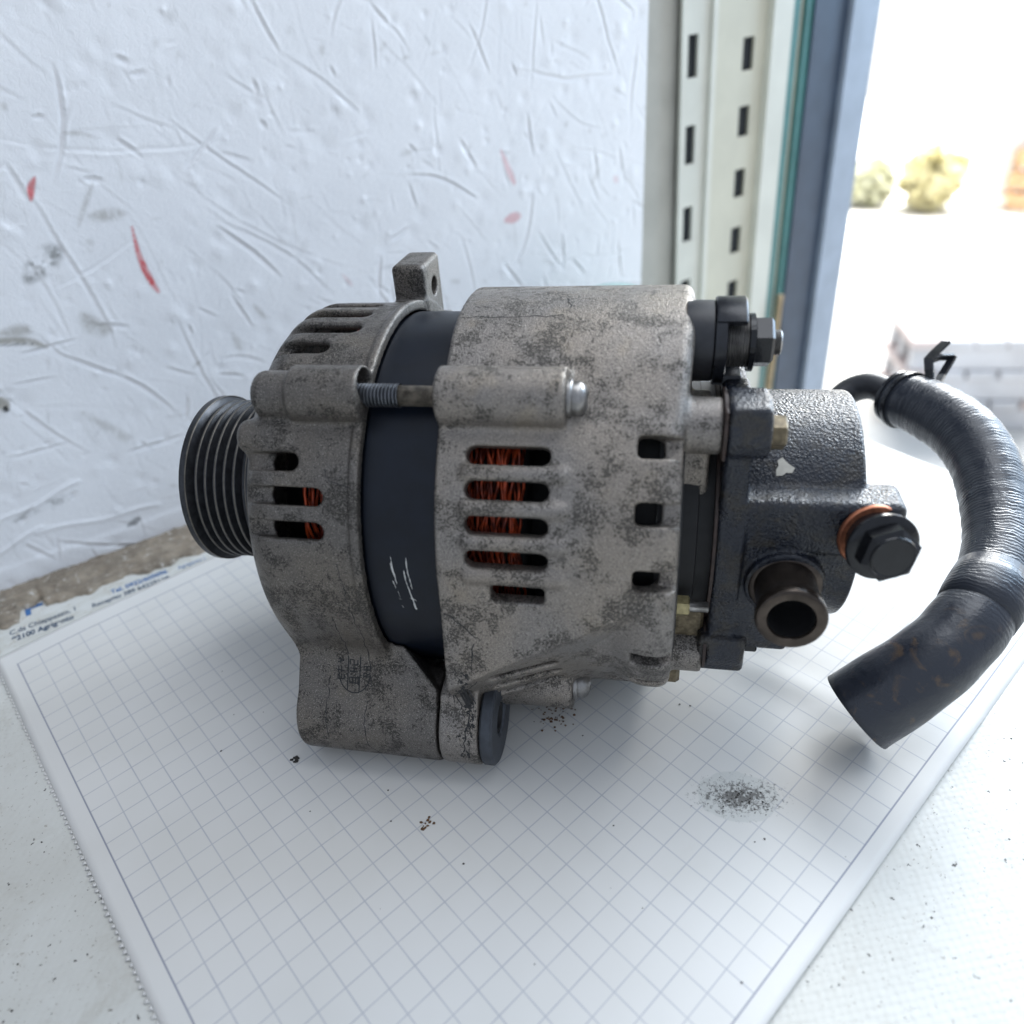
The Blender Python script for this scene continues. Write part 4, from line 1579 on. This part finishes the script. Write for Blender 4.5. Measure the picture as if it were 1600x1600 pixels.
V, F = crumb(1, .012, .050, pts, .2, 9)
o = build('grit', V, F, 'grit', None, False)
tag(o, 'scattered dark grit over the sheet and worktop', 'grit', kind='stuff')

# ------------------------------------------------------------------ things behind: post, door, yard
def wallbox(name, boxes, mat, parent, bev=.0):
    return build(name, *merge(*[box(*b, bev) for b in boxes]), mat, parent, False)


# grey panel beside the wall
pan = empty('side_panel', W1, WALL)
tag(pan, 'grey beige flat panel between the white wall and the slotted post', 'panel')
wallbox('panel_sheet', [(49.2, 57.5, 1.0, 2.2, -90, 60)], 'panel', pan)
wallbox('panel_edge', [(49.2, 49.5, .6, 1.0, -90, 60)], 'panel', pan)


def slotted(name, x0, x1, y, slots, mat, parent, th=.25):
    """a flat flange with real rectangular slots: rails, bridges between the slots and a dark sheet for the shade behind"""
    sx0, sx1 = slots[0]
    bxs = [(x0, sx0, y, y + th, -90, 60), (sx1, x1, y, y + th, -90, 60)]
    zc = [(-90, None)]
    ed = -90.0
    for (z0, z1) in slots[1]:
        bxs.append((sx0, sx1, y, y + th, ed, z0))
        ed = z1
    bxs.append((sx0, sx1, y, y + th, ed, 60))
    f = wallbox(name, bxs, mat, parent)
    wallbox('slot_shade_sheet', [(sx0 - .2, sx1 + .8, y + th + .12, y + th + .2, -90, 60)], 'slot', f)  # dark sheet painted as the shade seen through the slots
    return f


post = empty('slotted_post', W1, WALL)
tag(post, 'cream perforated steel shelving post with two rows of slots', 'post')
zs1 = [(z, z + 3.25) for z in np.arange(-86 + .35, 58, 5.95)]
off1 = 10.6 - 3.25 / 2 * 0
zs1 = [(7.3 + 5.95 * k, 7.3 + 5.95 * k + 2.75) for k in range(-8, 8)]
zs2 = [(9.4 + 4.75 * k, 9.4 + 4.75 * k + 2.25) for k in range(-10, 10)]
post.rotation_euler.y = pan.rotation_euler.y = R_(-2.2)
slotted('slotted_flange', 53.7, 56.5, .3, ((54.3, 55.35), zs1), 'post_light', post)
wallbox('corner_bead', [(56.5, 57.0, .0, 1.4, -90, 60)], 'post_light', post, .0)
wallbox('post_web', [(57.6, 66.0, 1.75, 2.2, -90, 60)], 'slot', post)
slotted('slotted_flange', 57.0, 63.6, 1.0, ((61.0, 62.3), zs2), 'post', post)
wallbox('post_return', [(63.6, 65.9, .4, 1.8, -90, 60)], 'post_light', post)

door = empty('door_frame', W1, WALL)
tag(door, 'dark blue grey door frame with green trim beside the bright doorway', 'door frame')
door.rotation_euler.y = R_(-2.2)
wallbox('green_trim', [(66.0, 67.2, .8, 2.2, -90, 190), (67.9, 68.7, .7, 2.2, -90, 190)], 'teal', door)
wallbox('pale_trim', [(67.2, 67.9, 1.1, 2.2, -90, 190)], 'post', door)
wallbox('jamb', [(68.7, 73.0, .5, 3.0, -90, 190)], 'frame_dark', door)
wallbox('jamb_edge', [(73.0, 76.6, .0, 3.0, -90, 190)], 'frame_light', door)

stick_ = build('timber_stick', *box(67.0, 67.4, -.4, .1, -20, 2.2, .06), 'timber', None, False, loc=W1, rotz=WALL)
tag(stick_, 'pale timber stick standing against the green door trim', 'stick')

# carton and lid half hidden behind the alternator
cart = empty('carton', (16.6, 22.5, 0), R_(25))
tag(cart, 'white carton with red print glimpsed behind the terminal', 'carton')
build('carton_body', *box(-2.2, 3.2, -1.2, 2.0, .12, 5.2, .06), 'carton', cart, False)
build('red_print', *box(-1.2, 2.4, -1.215, -1.205, 1.0, 3.7), 'red', cart, False)
lid = empty('plastic_tub', (12.2, 26.5, 0), 0)
tag(lid, 'pale teal tub with rounded lid peeking above the housing', 'tub')
build('tub_body', *lathe([(.1, .001), (.1, 2.4), (7.8, 2.7), (8.0, 2.7)], 40, (0, 0, 0), (0, 0, 1)), 'teal_lid', lid)
build('tub_lid', *lathe([(8.0, 2.7), (8.0, 2.95), (8.6, 2.95), (9.3, 2.6), (9.75, 1.7), (9.9, .001)], 40, (0, 0, 0), (0, 0, 1)), 'teal_lid', lid)

# yard outside
ground = build('ground', [(-9000, -9000, -92), (9000, -9000, -92), (9000, 9000, -92), (-9000, 9000, -92)], [[0, 1, 2, 3]], 'yard', None, False)
tag(ground, kind='structure')
SV, SF = [], []
for k in range(25):
    a = R_(20 + 70 * k / 24)
    for z in (-92, 100, 300, 700):
        SV.append((1300 * math.cos(a), 1300 * math.sin(a), z))
for k in range(24):
    for j_ in range(3):
        SF.append([k * 4 + j_, k * 4 + j_ + 1, k * 4 + j_ + 5, k * 4 + j_ + 4])
sky = build('sky', SV, SF, 'sky', None, True)
tag(sky, kind='structure')

# low stack of pallets a few steps outside
pal = empty('pallet_stack', (154, 197, -92), R_(-12))
tag(pal, 'small pale grey stack of slatted trays standing outside the doorway', 'trays')
for lv in range(3):
    z0 = lv * 10
    for y in (-11, 0, 11):
        build('runner', *box(-21, 21, y - 2, y + 2, z0, z0 + 7, .4), 'grey_paint', pal, False)
    for x in range(-18, 19, 9):
        build('slat', *box(x - 4, x + 4, -14, 14, z0 + 7.1, z0 + 9.8, .3), 'grey_paint' if abs(x) < 18 else 'pink', pal, False)


def shrub(x, y, h, w, mat, label, seed):
    e = empty('shrub', (x, y, -92))
    tag(e, label, 'shrub', 'shrubs across the yard')
    rg_ = np.random.default_rng(seed)
    tr = []
    for k in range(5):
        an = rg_.uniform(0, 6.28)
        v, f, _ = sweep([(0, 0, 0), (w * .15 * math.cos(an), w * .15 * math.sin(an), h * .35), (w * .35 * math.cos(an), w * .35 * math.sin(an), h * .75)], [2.5, 1.8, .8], 7)
        tr.append((v, f))
    build('trunk', *merge(*tr), 'bark', e)
    Vv, Ff = [], []
    for k in range(900):
        u = rg_.normal(0, 1, 3)
        u /= np.linalg.norm(u)
        rr = rg_.uniform(.45, 1.0)
        p = np.array([u[0] * w * rr, u[1] * w * rr, h * .52 + u[2] * h * .52 * rr])
        a_, b_ = rg_.normal(0, 1, 3), rg_.normal(0, 1, 3)
        a_ *= 5 / np.linalg.norm(a_)
        b_ *= 3 / np.linalg.norm(b_)
        i0 = len(Vv)
        Vv += [tuple(p - a_), tuple(p - b_), tuple(p + a_), tuple(p + b_)]
        Ff.append([i0, i0 + 1, i0 + 2, i0 + 3])
    build('crown', Vv, Ff, mat, e, False)


shrub(290, 480, 40, 20, 'leaf_y', 'yellow leafed shrub across the yard, left of the white post', 21)
shrub(262, 505, 28, 15, 'leaf_g', 'small green shrub across the yard, nearest the door frame', 22)
shrub(395, 530, 42, 20, 'leaf_y', 'yellow leafed shrub across the yard, right of the white post', 23)
wp = empty('yard_post', (330, 470, -92))
tag(wp, 'white square post standing between shrubs across the yard', 'post')
build('post_shaft', *box(-6, 6, -6, 6, 8, 120, 1), 'white_p', wp, False)
build('post_base', *box(-10, 10, -10, 10, 0, 8, 1), 'white_p', wp, False)
dr = empty('drum', (372, 470, -92))
tag(dr, 'blue steel drum across the yard at the right', 'drum')
build('drum_shell', *lathe([(0, .001), (0, 28), (1, 29), (28, 28), (29, 29.5), (31, 29.5), (32, 28), (58, 28), (59, 29.5), (61, 29.5), (62, 28), (87, 28), (88, 29), (88, 27), (86, 27), (86, .001)], 40, (0, 0, 0), (0, 0, 1)), 'blue_p', dr, angle=40)
cr = empty('crate', (352, 455, -92), R_(20))
tag(cr, 'rust coloured slatted crate beside the white post', 'crate')
for z in (2, 14, 26):
    for (x0, x1, y0, y1) in ((-20, 20, -15, -13.5), (-20, 20, 13.5, 15), (-20, -18.5, -13.4, 13.4), (18.5, 20, -13.4, 13.4)):
        build('slat', *box(x0, x1, y0, y1, z, z + 9), 'rust_p', cr, False)
for x in (-18.4, 16.4):
    for y in (-13.4, 11.4):
        build('corner_post', *box(x, x + 2, y, y + 2, 0, 36), 'rust_p', cr, False)
